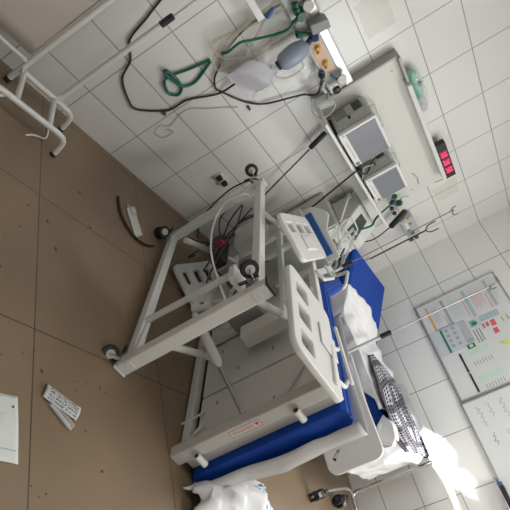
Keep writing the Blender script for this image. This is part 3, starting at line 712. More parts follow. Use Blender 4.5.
def monitor(x0, x1, z0, z1, label):
    t = thing('patient_monitor', label, 'monitor', ((x0+x1)/2, -.17, z0), 'patient monitors on the shelf'); A = At(t)
    yf, yb = -.285, -.06
    A(MB().box((x0+.008, yf+.03, z0+.006), (x1-.008, yb, z1-.006)), 'body', 'device_plastic', bevel=.012)
    be = A(MB().box((x0, yf, z0), (x1, yf+.032, z1)), 'bezel', 'white_plastic', bevel=.008)
    for k, q in enumerate((.05, .95)):
        A(MB().box((x0+.02 if k == 0 else x1-.05, yf+.03, z0-.012), (x0+.05 if k == 0 else x1-.02, yb-.02, z0+.008)), 'foot', 'black_rubber')
    sx0, sx1, sz0, sz1 = x0+.030, x1-.018, z0+.055, z1-.022
    A(MB().box((sx0, yf-.0015, sz0), (sx1, yf+.002, sz1)), 'screen', 'screen_off', be)
    fr = MB()
    for lo, hi in (((sx0-.008, sz0-.008), (sx1+.008, sz0)), ((sx0-.008, sz1), (sx1+.008, sz1+.006)), ((sx0-.008, sz0), (sx0, sz1)), ((sx1, sz0), (sx1+.008, sz1))):
        fr.box((lo[0], yf-.004, lo[1]), (hi[0], yf+.001, hi[1]))
    A(fr, 'screen_surround', 'mid_grey', be, bevel=.001)
    for k in range(9):
        xb = x0+.075+k*.021
        if xb < x1-.05: A(MB().box((xb, yf-.003, z0+.022), (xb+.012, yf+.001, z0+.031)), 'key', 'grey_plastic', be, bevel=.001)
    A(MB().lathe([(.013, 0), (.013, .008), (.010, .011)], (x1-.028, yf, z0+.027), (0, -1, 0), 16), 'rotary_knob', 'mid_grey', be)
    A(MB().lathe([(.007, 0), (.007, .004)], (x0+.022, yf, z0+.03), (0, -1, 0), 12), 'power_button', 'grey_plastic', be)
    A(MB().tube(round_corners([(x0+.09, -.10, z1-.008), (x0+.09, -.10, z1+.030), (x1-.03, -.10, z1+.030), (x1-.03, -.10, z1-.008)], .02), .008, 10), 'handle', 'device_plastic')
    # module bays on the visible side
    sd_ = A(MB().box((x0-.006, -.245, z0+.02), (x0+.01, -.07, z1-.02)), 'side_panel', 'grey_plastic', bevel=.004)
    A(MB().box((x0-.0085, -.165, z0+.035), (x0-.004, -.075, z0+.115)), 'recorder_door', 'mid_grey', sd_, bevel=.002)
    A(MB().box((x0-.0085, -.16, z1-.105), (x0-.004, -.08, z1-.045)), 'module', 'lcd_dark', sd_, bevel=.002)
    A(MB().box((x0-.010, -.215, z0+.08), (x0-.004, -.18, z1-.05)), 'module', 'device_plastic', sd_, bevel=.002)
    for k in range(3): A(MB().lathe([(.007, 0), (.007, .010)], (x0-.006, -.10-.024*k, z1-.033), (-1, 0, 0), 10), 'socket', 'grey_plastic', sd_)
    A(MB().cyl((x0-.006, -.198, z0+.12), (x0-.030, -.200, z0+.12), .009), 'plug', 'green_dark', sd_)
    return t
monitor(-2.170, -1.830, 1.312, 1.582, 'grey patient monitor on the shelf, the one farther from the red clock')
monitor(-1.652, -1.365, 1.312, 1.568, 'smaller grey patient monitor on the shelf, the one nearer the red clock')
for nm, m, q, lb in (('monitor_cable', 'cable_grey', [(-1.665, -.19, 1.43), (-1.72, -.24, 1.41), (-1.77, -.27, 1.36), (-1.73, -.28, 1.33), (-1.70, -.30, 1.305)], 'pale looped lead plugged into the side of the smaller monitor'),
                     ('monitor_cable', 'cable_black', [(-1.662, -.12, 1.50), (-1.70, -.20, 1.42), (-1.70, -.27, 1.35), (-1.80, -.30, 1.312), (-1.84, -.328, 1.29), (-1.80, -.312, 1.20), (-1.70, -.26, 1.04), (-1.60, -.21, .85), (-1.575, -.20, .62), (-1.57, -.20, .42)], 'black lead running from between the monitors down behind the tipped bed'),
                     ('monitor_cable', 'navy', [(-1.664, -.10, 1.40), (-1.70, -.16, 1.36), (-1.75, -.2, 1.345), (-1.74, -.27, 1.325), (-1.69, -.25, 1.32), (-1.72, -.20, 1.33)], 'dark blue lead coiled on the shelf between the two monitors')):
    tag(MB().tube(smooth_path(q, 7), .0065 if m != 'cable_grey' else .005, 8).build(nm, m, loc=q[0]), lb, 'cable')
ck = thing('digital_clock', 'black digital wall clock with red digits at the end of the ledge', 'clock', (-1.18, -.06, 1.872)); A = At(ck)
A(MB().box((-1.385, -.10, 1.8735), (-.965, -.055, 1.953)), 'case', 'black_plastic', bevel=.004)
for k, (d, x) in enumerate((('18', -1.262), ('28', -1.163), ('58', -1.065))):
    pn = A(MB().box((x-.040, -.1015, 1.884), (x+.040, -.0995, 1.943)), 'digit_window', 'led_panel')
    g = text_mesh('digits', d, .066, 'led_red', ck, ck.matrix_basis.inverted() @ basis((x, -.1022, 1.9125), (1, 0, 0), (0, 0, 1)), .0008)
tag(MB().tube(smooth_path([(-.975, -.05, 1.90), (-.90, -.03, 1.868), (-.894, -.012, 1.763), (-.94, -.012, 1.69), (-1.03, -.05, 1.665), (-1.10, -.052, 1.675), (-1.18, -.052, 1.654)], 6), .0032, 6).build('clock_cable', 'cable_grey', loc=(-.95, -.03, 1.75)), 'thin grey cable looping down from the red digital clock', 'cable')

# bag with a green oxygen mask standing on the ledge
mk = thing('mask_bag', 'clear bag with a green oxygen mask on the white ledge', 'mask bag', (-1.95, -.06, 1.872)); A = At(mk)
def blob(c, rx, ry, rz, seed, n1=18, n2=12, amp=.25):
    m = MB(); vs = []; fs = []
    for i in range(n2+1):
        th = math.pi*i/n2
        for k in range(n1):
            ph = 2*math.pi*k/n1
            d = Vector((math.sin(th)*math.cos(ph), math.sin(th)*math.sin(ph), math.cos(th)))
            q = 1+amp*noise.noise(d*2.2+Vector((seed, 0, 0)))
            vs.append((c[0]+d.x*rx*q, c[1]+d.y*ry*q, c[2]+d.z*rz*q))
    for i in range(n2):
        for k in range(n1): fs.append((i*n1+k, i*n1+(k+1) % n1, (i+1)*n1+(k+1) % n1, (i+1)*n1+k))
    return m.add(vs, fs)
A(blob((-2.07, -.055, 1.905), .06, .028, .030, 1), 'mask_shell', 'green_mask')
A(blob((-1.95, -.055, 1.908), .075, .030, .030, 2), 'mask_shell', 'green_mask')
A(MB().cyl((-2.02, -.075, 1.925), (-2.02, -.10, 1.94), .014), 'connector', 'grey_plastic')
A(blob((-1.82, -.05, 1.905), .08, .03, .032, 3, amp=.45), 'bag_tail', 'milky_plastic')
A(blob((-1.96, -.055, 1.915), .19, .036, .044, 4, 26, 14, .35), 'bag', 'film_plastic')

# ------------------------------------------------------------------ gas rail and what hangs on it
gr = thing('gas_rail', 'grey medical gas rail along the wall beside the monitor board', 'gas rail', (-2.8, 0, 1.48)); A = At(gr)
A(MB().box((-4.3, -.065, 1.405), (-2.318, -.001, 1.565)), 'rail_body', 'grey_plastic', bevel=.006)
A(MB().box((-4.3, -.072, 1.51), (-2.318, -.064, 1.56)), 'rail_channel', 'alu', bevel=.002)
A(MB().box((-2.71, -.068, 1.425), (-2.47, -.064, 1.495)), 'label_strip', 'peach', bevel=.001)
for x in (-2.675, -2.555):
    o_ = A(MB().lathe([(.020, 0), (.020, .006), (.013, .008), (.013, .022)], (x, -.067, 1.462), (0, -1, 0), 16), 'outlet', 'yellow')
    A(MB().cyl((x+.01, -.085, 1.455), (x+.022, -.095, 1.448), .009), 'outlet_cap', 'brass', o_)
def gauge(A, x, y, z, r=.030, d=(0, -1, 0)):
    d = Vector(d).normalized()
    g = A(MB().lathe([(r, 0), (r*1.05, .012), (r*1.05, .022), (r*.93, .024)], (x, y, z), d, 20), 'gauge', 'steel')
    A(MB().lathe([(r*.90, 0), (r*.90, .002)], Vector((x, y, z))+d*.0235, d, 20), 'dial', 'ivory', g)
    p = Vector((x, y, z))+d*.0265; A(MB().bar(p, p+Vector((r*.4, 0, r*.5)), .003, .001), 'needle', 'red_ink', g)
    return g
fm = thing('flowmeter', 'green oxygen regulator with a round white gauge on the grey rail', 'flowmeter', (-2.94, -.07, 1.46)); A = At(fm)
A(MB().tube([(-2.94, -.066, 1.465), (-2.94, -.135, 1.465)], [.03, .026], 14), 'valve_body', 'green_dark')
A(MB().cyl((-2.99, -.11, 1.46), (-2.91, -.11, 1.46), .018), 'cross_valve', 'green_dark')
A(MB().lathe([(.012, 0), (.02, .004), (.02, .028), (.012, .032)], (-2.995, -.11, 1.46), (-1, 0, .2), 8), 'knob', 'green_dark')
A(MB().cyl((-2.935, -.115, 1.45), (-2.93, -.12, 1.405), .013), 'outlet_stem', 'green_dark')
A(MB().cyl((-2.945, -.10, 1.48), (-2.96, -.10, 1.51), .008), 'gauge_stem', 'steel')
gauge(A, -2.955, -.095, 1.522, .032, (-.3, -1, -.1))
vc = thing('valve_connector', 'green and navy valve connector above the blue breathing bag', 'connector', (-2.82, -.10, 1.43)); A = At(vc)
A(MB().cyl((-2.86, -.10, 1.395), (-2.80, -.10, 1.455), .011), 'green_tee', 'green_dark')
A(MB().lathe([(.016, -.015), (.019, -.01), (.019, .012), (.010, .018)], (-2.842, -.105, 1.405), (-.6, -.3, -1), 10), 'green_cap', 'green_dark')
A(MB().lathe([(.020, -.02), (.033, -.012), (.033, .016), (.022, .026)], (-2.785, -.11, 1.475), (.3, -.2, 1), 12), 'navy_valve', 'navy')
A(MB().cyl((-2.785, -.11, 1.47), (-2.765, -.12, 1.41), .017), 'navy_neck', 'navy')
A(MB().tube([(-2.785, -.09, 1.48), (-2.785, -.066, 1.48)], .010), 'mount', 'grey_plastic')
gb = tag(MB().prism([(-2.87, 1.478), (-2.80, 1.468), (-2.785, 1.578), (-2.845, 1.582)], (0, -.066, 0), (1, 0, 0), (0, 0, 1), .07).build('smoked_box', 'mid_grey', bevel=.006, loc=(-2.83, -.1, 1.52)), 'small smoked grey box clipped on the rail beside the navy valve', 'box')
ab = thing('breathing_bag', 'pale blue resuscitator breathing bag with dark blue collar hanging under the rail', 'breathing bag', (-2.77, -.12, 1.33)); A = At(ab)
p0, p1 = Vector((-2.757, -.125, 1.225)), Vector((-2.768, -.12, 1.425)); d = p1-p0
A(MB().tube([p0+d*t for t in (0, .05, .16, .32, .52, .70, .84, .94, 1)], [.022, .040, .052, .057, .059, .056, .047, .030, .017], 20), 'bag_body', 'bag_blue')
A(MB().tube([p0-d*.06, p0+d*.06], [.028, .032], 18), 'collar', 'navy')
A(MB().tube([p0-d*.16, p0-d*.05], [.014, .016], 14), 'inlet', 'clear_plastic')
rb = thing('reservoir_bag', 'limp grey translucent reservoir bag hanging below the blue breathing bag', 'reservoir bag', (-2.77, -.1, 1.1)); A = At(rb)
def frb(uu, vv):
    z = 1.185-.235*uu; hw = (.018+.10*math.sin(min(1, uu*2.2)*1.57))*(1-.12*uu); cx = -2.755-.02*uu
    a = vv*2*math.pi; th = .020*math.sin(min(1, uu*3)*1.57)*(1-uu*.8)+.002
    return (cx+hw*math.cos(a), -.095+th*math.sin(a)+.006*math.sin(uu*8+vv*9), z+.02*math.cos(a)*uu)
A(MB().grid(frb, 20, 28), 'bag_body', 'bag_grey')
A(MB().tube([(-2.757, -.118, 1.20), (-2.755, -.095, 1.178)], .016, 12), 'neck', 'clear_plastic')
sg = thing('suction_regulator', 'suction regulator with small white dial and dark knob beside the board', 'regulator', (-2.40, -.07, 1.45)); A = At(sg)
A(MB().box((-2.425, -.12, 1.40), (-2.355, -.066, 1.47)), 'body', 'clear_plastic', bevel=.008)
gauge(A, -2.415, -.105, 1.502, .030, (-.25, -1, 0))
A(MB().lathe([(.012, -.014), (.025, -.010), (.025, .012), (.018, .016)], (-2.372, -.125, 1.445), (.2, -1, 0), 10), 'knob', 'black_plastic')
A(MB().cyl((-2.47, -.09, 1.455), (-2.42, -.10, 1.478), .008), 'inlet_hose', 'blue_plastic')
A(MB().tube([(-2.46, -.10, 1.40), (-2.44, -.12, 1.37), (-2.40, -.12, 1.38)], .012), 'elbow', 'grey_plastic')
cj = thing('collection_jar', 'clear plastic collection jar hanging under the small white dial', 'jar', (-2.33, -.11, 1.35)); A = At(cj)
A(MB().lathe([(.032, -.09), (.040, -.085), (.045, 0), (.045, .02)], (-2.335, -.115, 1.355), (.15, 0, 1), 20), 'jar_body', 'clear_plastic')
A(MB().lathe([(.047, 0), (.047, .012), (.02, .018)], (-2.332, -.115, 1.374), (.15, 0, 1), 20), 'lid', 'milky_plastic')
A(MB().tube(smooth_path([(-2.33, -.12, 1.39), (-2.28, -.14, 1.39), (-2.25, -.15, 1.33), (-2.27, -.15, 1.27), (-2.34, -.14, 1.25), (-2.41, -.12, 1.29)], 6), .0045, 8), 'hose', 'tube_clear')
wp = thing('wall_plug', 'blue black plug with a cable under the gas rail', 'plug', (-2.50, -.07, 1.38)); A = At(wp)
A(MB().lathe([(.012, 0), (.022, .006), (.022, .03), (.012, .04)], (-2.505, -.064, 1.415), (0, -1, -.25), 14), 'plug_body', 'blue_plastic')
A(MB().lathe([(.018, .028), (.019, .042), (.010, .052)], (-2.505, -.064, 1.415), (0, -1, -.25), 14), 'plug_back', 'black_plastic')
def cable(name, label, m, pts, r, cat='cable', k=7, n=8, closed=False):
    pp = smooth_path(pts, k, closed)
    return tag(MB().tube(pp, r, n, closed).build(name, m, loc=pts[len(pts)//2]), label, cat)
cable('power_cable', 'black cable hanging in a swag from the blue black plug across the tiles', 'cable_black',
      [(-2.505, -.11, 1.405), (-2.40, -.09, 1.33), (-2.404, -.03, 1.251), (-2.441, -.03, 1.168), (-2.502, -.02, 1.01), (-2.593, -.012, .914), (-2.737, -.012, .841), (-2.796, -.02, .824), (-2.862, -.02, .86), (-2.919, -.02, .947), (-2.963, -.02, 1.003), (-3.011, -.03, 1.149), (-3.03, -.05, 1.30), (-3.03, -.055, 1.398)], .0065)
cable('power_cable', 'long black cable wandering down the tiles behind the white drip pole', 'cable_black',
      [(-3.43, -.012, 1.0), (-3.41, -.012, .881), (-3.376, -.012, .752), (-3.349, -.012, .636), (-3.318, -.012, .591), (-3.242, -.012, .534), (-3.183, -.012, .426), (-3.062, -.012, .364), (-2.973, -.012, .356), (-2.864, -.012, .473), (-2.839, -.012, .531), (-2.832, -.012, .638), (-2.775, -.012, .75), (-2.75, -.022, .835), (-2.759, -.04, .93), (-2.765, -.05, .99)], .0065)
cable('oxygen_tube', 'dark green tube tangled in a loop on the wall tiles', 'green_tube',
      [(-2.968, -.012, .899), (-2.995, -.012, .771), (-3.027, -.015, .671), (-3.038, -.018, .636), (-3.013, -.018, .599), (-2.943, -.015, .578), (-2.898, -.013, .612), (-2.917, -.012, .655), (-2.984, -.022, .674), (-3.074, -.028, .663), (-3.071, -.026, .646), (-3.007, -.022, .649), (-2.942, -.024, .667), (-2.906, -.012, .712), (-2.91, -.012, .772), (-2.962, -.02, .893)], .0085, 'tube')
cable('oxygen_tube', 'green tube curving up to the green oxygen regulator', 'green_tube',
      [(-2.985, -.05, .985), (-2.991, -.09, 1.021), (-2.997, -.09, 1.106), (-2.97, -.09, 1.168), (-2.932, -.09, 1.254), (-2.916, -.10, 1.309), (-2.918, -.12, 1.37), (-2.93, -.12, 1.41)], .0085, 'tube')
for lb, q in (('clear beige tube looped lowest of the coil under the rail', [(-3.094, -.06, 1.41), (-2.993, -.06, 1.257), (-2.897, -.06, 1.087), (-2.877, -.05, .956), (-2.912, -.04, .901), (-2.966, -.04, .915), (-3.022, -.05, .993), (-3.053, -.06, 1.147), (-3.06, -.06, 1.40)]),
              ('clear beige tube in the middle of the coil below the rail', [(-2.932, -.07, 1.40), (-2.867, -.06, 1.189), (-2.83, -.045, .986), (-2.875, -.035, .928), (-2.947, -.035, .961), (-3.005, -.04, 1.066), (-3.043, -.05, 1.209), (-3.03, -.06, 1.40)]),
              ('clear beige tube forming the outermost loose loop of the coil', [(-2.872, -.08, 1.40), (-2.883, -.07, 1.145), (-2.905, -.06, 1.055), (-2.948, -.05, .978), (-3.046, -.05, .952), (-3.075, -.06, 1.011), (-3.049, -.07, 1.142), (-3.0, -.075, 1.40)])):
    cable('suction_tube', lb, 'tube_beige', q, .0085, 'tube')
cable('thin_lead', 'thin grey lead curling faintly on the lower wall tiles', 'cable_grey',
      [(-2.58, -.008, .86), (-2.633, -.008, .79), (-2.708, -.008, .685), (-2.768, -.008, .611), (-2.772, -.008, .536), (-2.745, -.008, .437), (-2.785, -.008, .389), (-2.763, -.008, .331), (-2.699, -.008, .345), (-2.695, -.008, .424), (-2.74, -.008, .40)], .0025)
for (x, z), lb in (((-2.845, .468), 'small blue sensor clip on the long black cable'), ((-2.531, .912), 'small blue sensor clip alone on a tile above the tipped bed')):
    t = thing('sensor_clip', lb, 'clip', (x, -.01, z)); A = At(t)
    A(MB().box((x-.016, -.018, z-.008), (x+.012, -.001, z+.008)), 'clip_body', 'navy', bevel=.003)
    A(MB().cyl((x+.012, -.01, z), (x+.024, -.01, z-.008), .004), 'clip_tail', 'cable_grey')
wb_ = thing('white_bracket', 'short white horizontal bar held on the wall beside the beige tubes', 'bracket', (-3.12, -.06, 1.27)); A = At(wb_)
A(MB().box((-3.42, -.11, 1.252), (-3.045, -.09, 1.292)), 'bar', 'white_plastic', bevel=.003)
A(MB().box((-3.40, -.092, 1.26), (-3.36, -.001, 1.285)), 'arm', 'white_plastic', bevel=.003)
A(MB().tube([(-3.035, -.10, 1.30), (-3.06, -.095, 1.36)], [.015, .010], 12), 'tube_connector', 'blue_plastic')
# clear packet with tubing under the breathing bag, hanging on the wall
pk = thing('mask_packet', 'crinkled clear plastic packet with tubing hanging beside the breathing bag', 'packet', (-2.6, -.05, 1.2)); A = At(pk)
def fpk(uu, vv):
    x = -2.73+.20*vv; z = 1.40-.42*uu
    return (x+.02*math.sin(uu*5), -.045+.022*noise.noise(Vector((uu*7, vv*6, 5)))+.010*noise.noise(Vector((uu*17, vv*15, 1))), z)
A(MB().grid(fpk, 30, 18), 'film', 'film_plastic')
A(MB().tube(smooth_path([(-2.68, -.05, 1.36), (-2.60, -.055, 1.33), (-2.60, -.055, 1.22), (-2.66, -.055, 1.17), (-2.70, -.055, 1.24), (-2.66, -.055, 1.33)], 6), .006, 8), 'coiled_tube', 'tube_clear')
A(MB().box((-2.66, -.055, 1.25), (-2.645, -.047, 1.36)), 'connector_stick', 'white_plastic', bevel=.002)
pk2 = thing('mask_packet', 'large clear plastic packet hanging behind the green regulator', 'packet', (-2.95, -.04, 1.3)); A = At(pk2)
def fpk2(uu, vv):
    x = -3.02+.27*vv; z = 1.40-.30*uu
    return (x, -.035+.02*noise.noise(Vector((uu*6, vv*6, 9)))+.008*noise.noise(Vector((uu*15, vv*13, 11))), z)
A(MB().grid(fpk2, 26, 20), 'film', 'film_plastic')
for k in range(4): A(MB().box((-2.90, -.056, 1.205+.016*k), (-2.845-.012*(k % 2), -.0552, 1.209+.016*k)), 'pink_print', 'pr_pink', smooth=False)

# second outlet beyond the board
f2 = thing('flowmeter', 'green and dark blue oxygen valve on the wall beyond the monitors', 'flowmeter', (-1.0, -.05, 1.42)); A = At(f2)
A(MB().box((-1.09, -.05, 1.385), (-.93, -.001, 1.455)), 'wall_plate', 'device_plastic', bevel=.005)
A(MB().lathe([(.022, -.02), (.026, -.012), (.026, .02), (.014, .028)], (-.985, -.10, 1.455), (-.1, -.4, 1), 10), 'green_valve', 'green_dark')
A(MB().lathe([(.018, -.014), (.022, -.008), (.022, .012), (.012, .018)], (-1.09, -.10, 1.448), (-1, -.4, .2), 10), 'green_knob', 'green_dark')
A(MB().cyl((-1.08, -.09, 1.43), (-.98, -.09, 1.43), .012), 'cross_pipe', 'steel')
A(MB().cyl((-1.045, -.09, 1.425), (-1.045, -.12, 1.40), .017), 'blue_connector', 'navy')
A(MB().lathe([(.008, -.012), (.018, -.008), (.018, .010), (.010, .014)], (-.98, -.11, 1.385), (0, -1, -.3), 10), 'black_knob', 'black_plastic')
A(MB().lathe([(.008, -.012), (.018, -.008), (.018, .010), (.010, .014)], (-.90, -.11, 1.385), (0, -1, -.3), 10), 'black_knob', 'black_plastic')
A(MB().tube([(-.99, -.09, 1.46), (-1.02, -.09, 1.50), (-.99, -.09, 1.545)], .007), 'steel_arm', 'steel')
A(MB().cyl((-.98, -.05, 1.42), (-.98, -.095, 1.42), .011), 'mount', 'steel')
A(MB().cyl((-.90, -.05, 1.385), (-.90, -.10, 1.385), .008), 'mount', 'steel')
cable('oxygen_tube', 'green tube drooping from the far oxygen valve over the grey device', 'green_tube',
      [(-1.045, -.12, 1.415), (-1.051, -.13, 1.379), (-1.061, -.16, 1.301), (-1.131, -.24, 1.235), (-1.16, -.30, 1.19), (-1.19, -.31, 1.12), (-1.20, -.29, 1.06), (-1.21, -.26, 1.02), (-1.23, -.24, .99)], .0085, 'tube')
cn = thing('suction_canister', 'pale clear suction canister box on the far end of the wall', 'canister', (-.55, -.05, 1.44)); A = At(cn)
A(MB().box((-.70, -.085, 1.385), (-.40, -.001, 1.505)), 'case', 'milky_plastic', bevel=.008)
for x, z, q in ((-.53, 1.42, .016), (-.47, 1.44, .020), (-.62, 1.46, .014)):
    A(MB().lathe([(q, 0), (q, .010), (q*.7, .014)], (x, -.085, z), (0, -1, 0), 14), 'knob', 'mid_grey')
A(MB().box((-.66, -.087, 1.41), (-.56, -.084, 1.44)), 'label', 'paper')
# grey device with sloping dark panel, on the bedside cabinet between the beds
cb = thing('bedside_cabinet', 'plain grey bedside cabinet against the wall between the beds', 'cabinet', (-1.27, -.2, 0)); A = At(cb)
A(MB().box((-1.475, -.36, .06), (-1.065, -.02, .985)), 'carcass', 'device_plastic', bevel=.006)
for k, (z0, z1) in enumerate(((.70, .955), (.10, .68))):
    d_ = A(MB().box((-1.46, -.374, z0), (-1.08, -.36, z1)), 'drawer' if k == 0 else 'door', 'white_plastic', bevel=.004)
    A(MB().tube([(-1.33, -.374, z1-.06), (-1.33, -.39, z1-.06), (-1.21, -.39, z1-.06), (-1.21, -.374, z1-.06)], .005), 'handle', 'steel', d_)
for x in (-1.44, -1.10):
    for y in (-.33, -.05): A(MB().cyl((x, y, 0), (x, y, .06), .016), 'foot', 'black_plastic')
vn = thing('ventilator', 'grey ventilator unit with a sloping dark panel on the bedside cabinet', 'ventilator', (-1.17, -.2, .985)); A = At(vn)
A(MB().prism([(-.33, .986), (-.06, .986), (-.06, 1.20), (-.20, 1.20)], (-1.345, 0, 0), (0, 1, 0), (0, 0, 1), .375), 'housing', 'device_plastic', bevel=.01)
n_ = Vector((0, -.214, -.13)).normalized(); sl = Vector((0, .13, .214)).normalized()
base_ = Vector((-1.30, -.33, .986))+Vector((0, -.214, .13)).normalized()*.001
A(MB().prism([(.02, .03), (.20, .03), (.17, .21), (.04, .21)], base_, (1, 0, 0), sl, -.004), 'control_panel', 'lcd_dark', bevel=.001)
A(MB().prism([(.22, .05), (.31, .05), (.31, .10), (.22, .10)], base_, (1, 0, 0), sl, -.003), 'name_plate', 'paper', bevel=.001)
for k in range(3): A(MB().lathe([(.012, 0), (.012, .012)], base_+Vector((.06+.04*k, 0, 0))+sl*.07, (0, -.85, .52), 12), 'knob', 'grey_plastic')
A(MB().bar((-1.40, -.30, 1.005), (-1.40, -.10, 1.155), .025, .02), 'side_bar', 'device_plastic', bevel=.004)
A(MB().bar((-1.40, -.10, 1.15), (-1.34, -.10, 1.15), .02, .02), 'side_bar_mount', 'device_plastic', bevel=.004)
bt = thing('breathing_circuit', 'clear corrugated breathing hoses hanging from the grey ventilator', 'hoses', (-1.2, -.38, .95)); A = At(bt)
def corr(q, r0):
    pp = smooth_path(q, 14); return MB().tube(pp, [r0*(1 if i % 2 else .82) for i in range(len(pp))], 10)
for nm, q in (('hose', [(-1.28, -.33, 1.05), (-1.36, -.40, 1.05), (-1.36, -.44, .95), (-1.25, -.46, .86), (-1.12, -.45, .80), (-1.05, -.44, .74)]),
              ('hose', [(-1.20, -.34, 1.03), (-1.24, -.44, .98), (-1.16, -.47, .88), (-1.06, -.46, .82), (-1.04, -.45, .72)]),
              ('hose', [(-1.40, -.36, 1.10), (-1.46, -.36, 1.07), (-1.45, -.40, .98), (-1.33, -.44, .92), (-1.22, -.46, .80), (-1.12, -.48, .70)])):
    A(corr(q, .012), nm, 'tube_clear')
for q in ([(-1.46, -.36, 1.11), (-1.30, -.38, 1.09), (-1.25, -.40, .98), (-1.40, -.40, .99), (-1.46, -.36, 1.10)], [(-1.34, -.41, .94), (-1.21, -.43, .92), (-1.05, -.45, .80)], [(-1.30, -.42, .90), (-1.14, -.45, .76), (-1.06, -.46, .70)]):
    A(MB().tube(round_corners(q, .02), .005, 8), 'line', 'white_plastic')
A(MB().tube(smooth_path([(-1.24, -.43, .93), (-1.16, -.44, .84), (-1.10, -.45, .72)], 6), .006, 8), 'line', 'cable_black')
# wall socket with a black plug near the raised castor
ws = thing('wall_socket', 'white wall socket with black plug low on the tiles above the tipped bed', 'socket', (-2.13, -.01, .44)); A = At(ws)
A(MB().box((-2.185, -.012, .405), (-2.075, -.001, .475)), 'plate', 'white_plastic', bevel=.003)
for x in (-2.165, -2.095): A(MB().box((x-.018, -.040, .42), (x+.018, -.012, .46)), 'plug', 'black_plastic', bevel=.004)

# ------------------------------------------------------------------ whiteboards on the right wall
def flat(name, m, y0, y1, z0, z1, parent, x=-.0285, th=.0008, inv=None):
    b = MB().box((x-th, min(y0, y1), z0), (x, max(y0, y1), z1)); b.v = [tuple(inv @ Vector(v)) for v in b.v]; return b.build(name, m, parent, smooth=False)
def whiteboard(label, y0, y1, z0, z1):
    t = thing('whiteboard', label, 'whiteboard', (0, (y0+y1)/2, z0)); A = At(t)
    A(MB().box((-.018, y1+.008, z0+.008), (-.001, y0-.008, z1-.008)), 'writing_surface', 'whiteboard')
    for lo, hi in (((y1, z0), (y0, z0+.014)), ((y1, z1-.014), (y0, z1)), ((y1, z0), (y1+.014, z1)), ((y0-.014, z0), (y0, z1))):
        A(MB().box((-.024, lo[0], lo[1]), (-.001, hi[0], hi[1])), 'frame_strip', 'alu', bevel=.003)
    return t, A
wb1, A = whiteboard('aluminium framed whiteboard covered with printed notices', -.545, -1.485, 1.13, 1.885)
A(MB().box((-.030, -.66, 1.868), (-.0, -.60, 1.888)), 'corner_clip', 'mid_grey', bevel=.003)
def notice(label, y0, y1, z0, z1, m='poster', x=-.0195):
    t = thing('printed_notice', label, 'notice', (x, (y0+y1)/2, z0))
    inv = t.matrix_basis.inverted()
    flat('paper', m, y0, y1, z0, z1, t, x=x+.0006, inv=inv)
    return t, inv, x
def lines(t, inv, x, y0, y1, z0, z1, n, m, h=.004):
    b = MB()
    for k in range(n):
        z = z0+(z1-z0)*(k+.5)/n; e = y1+(y0-y1)*random.uniform(0, .25)
        b.box((x-.0022, min(y0, e), z-h/2), (x-.0002, max(y0, e), z+h/2))
    b.v = [tuple(inv @ Vector(v)) for v in b.v]; b.build('print_lines', m, t, smooth=False)
t, i_, x = notice('printed notice with an orange stripe along its lower edge', -.59, -.835, 1.205, 1.345)
flat('stripe', 'pr_orange', -.593, -.825, 1.206, 1.226, t, x-.0004, inv=i_); lines(t, i_, x, -.62, -.80, 1.245, 1.30, 5, 'pr_pale'); flat('stripe', 'pr_pink', -.74, -.825, 1.328, 1.340, t, x-.0004, inv=i_)
t, i_, x = notice('printed notice with a dark grey stripe above the orange striped one', -.59, -.84, 1.352, 1.54)
flat('stripe', 'pr_grey', -.585, -.835, 1.352, 1.376, t, x-.0004, inv=i_); lines(t, i_, x, -.62, -.81, 1.40, 1.50, 7, 'pr_pale'); flat('stripe', 'pr_pink', -.64, -.84, 1.522, 1.534, t, x-.0004, inv=i_)
flat('stripe', 'ink_grey', -.59, -.68, 1.352, 1.358, t, x-.0008, inv=i_)
t, i_, x = notice('printed notice with a teal stripe above the dark grey striped one', -.59, -.865, 1.548, 1.742)
flat('stripe', 'pr_teal', -.585, -.86, 1.550, 1.580, t, x-.0004, inv=i_); lines(t, i_, x, -.62, -.83, 1.605, 1.70, 7, 'pr_pink'); flat('stripe', 'pr_pink', -.70, -.85, 1.724, 1.736, t, x-.0004, inv=i_)
t, i_, x = notice('narrow notice with a blue grey band at the top of the board', -.575, -.85, 1.75, 1.83)
flat('stripe', 'pr_teal', -.582, -.845, 1.755, 1.780, t, x-.0004, inv=i_); lines(t, i_, x, -.62, -.82, 1.79, 1.82, 2, 'pr_pale')
t, i_, x = notice('pale blue poster with a dark green bar and rows of round emblems', -.828, -1.075, 1.14, 1.390, 'pr_pale')
flat('green_bar', 'pr_green', -.845, -1.072, 1.232, 1.252, t, x-.0004, inv=i_)
b = MB()
for yy in (-.87, -.92, -.97, -1.02):
    for zz in (1.285, 1.345): b.lathe([(.017, 0), (.017, .0012)], (x-.0004, yy, zz), (-1, 0, 0), 12)
b.v = [tuple(i_ @ Vector(v)) for v in b.v]; b.build('round_emblems', 'pr_grey', t, smooth=False); lines(t, i_, x, -.84, -1.06, 1.150, 1.215, 6, 'whiteboard', .003)
t, i_, x = notice('grey typed list beside the row of round emblems', -.84, -1.055, 1.398, 1.462, 'pr_grey'); lines(t, i_, x, -.85, -1.04, 1.402, 1.458, 6, 'poster', .004)
t, i_, x = notice('small dark green square card below the grey typed list', -1.062, -1.105, 1.382, 1.448, 'pr_green'); flat('square_mark', 'pr_mint', -1.07, -1.095, 1.40, 1.43, t, x-.0004, inv=i_)
t, i_, x = notice('aqua printed card with dark blocks under the teal stripe', -.872, -.945, 1.478, 1.575, 'pr_pale'); flat('block', 'pr_aqua', -.88, -.935, 1.49, 1.54, t, x-.0004, inv=i_); flat('block', 'pr_green', -.90, -.925, 1.505, 1.55, t, x-.0008, inv=i_)
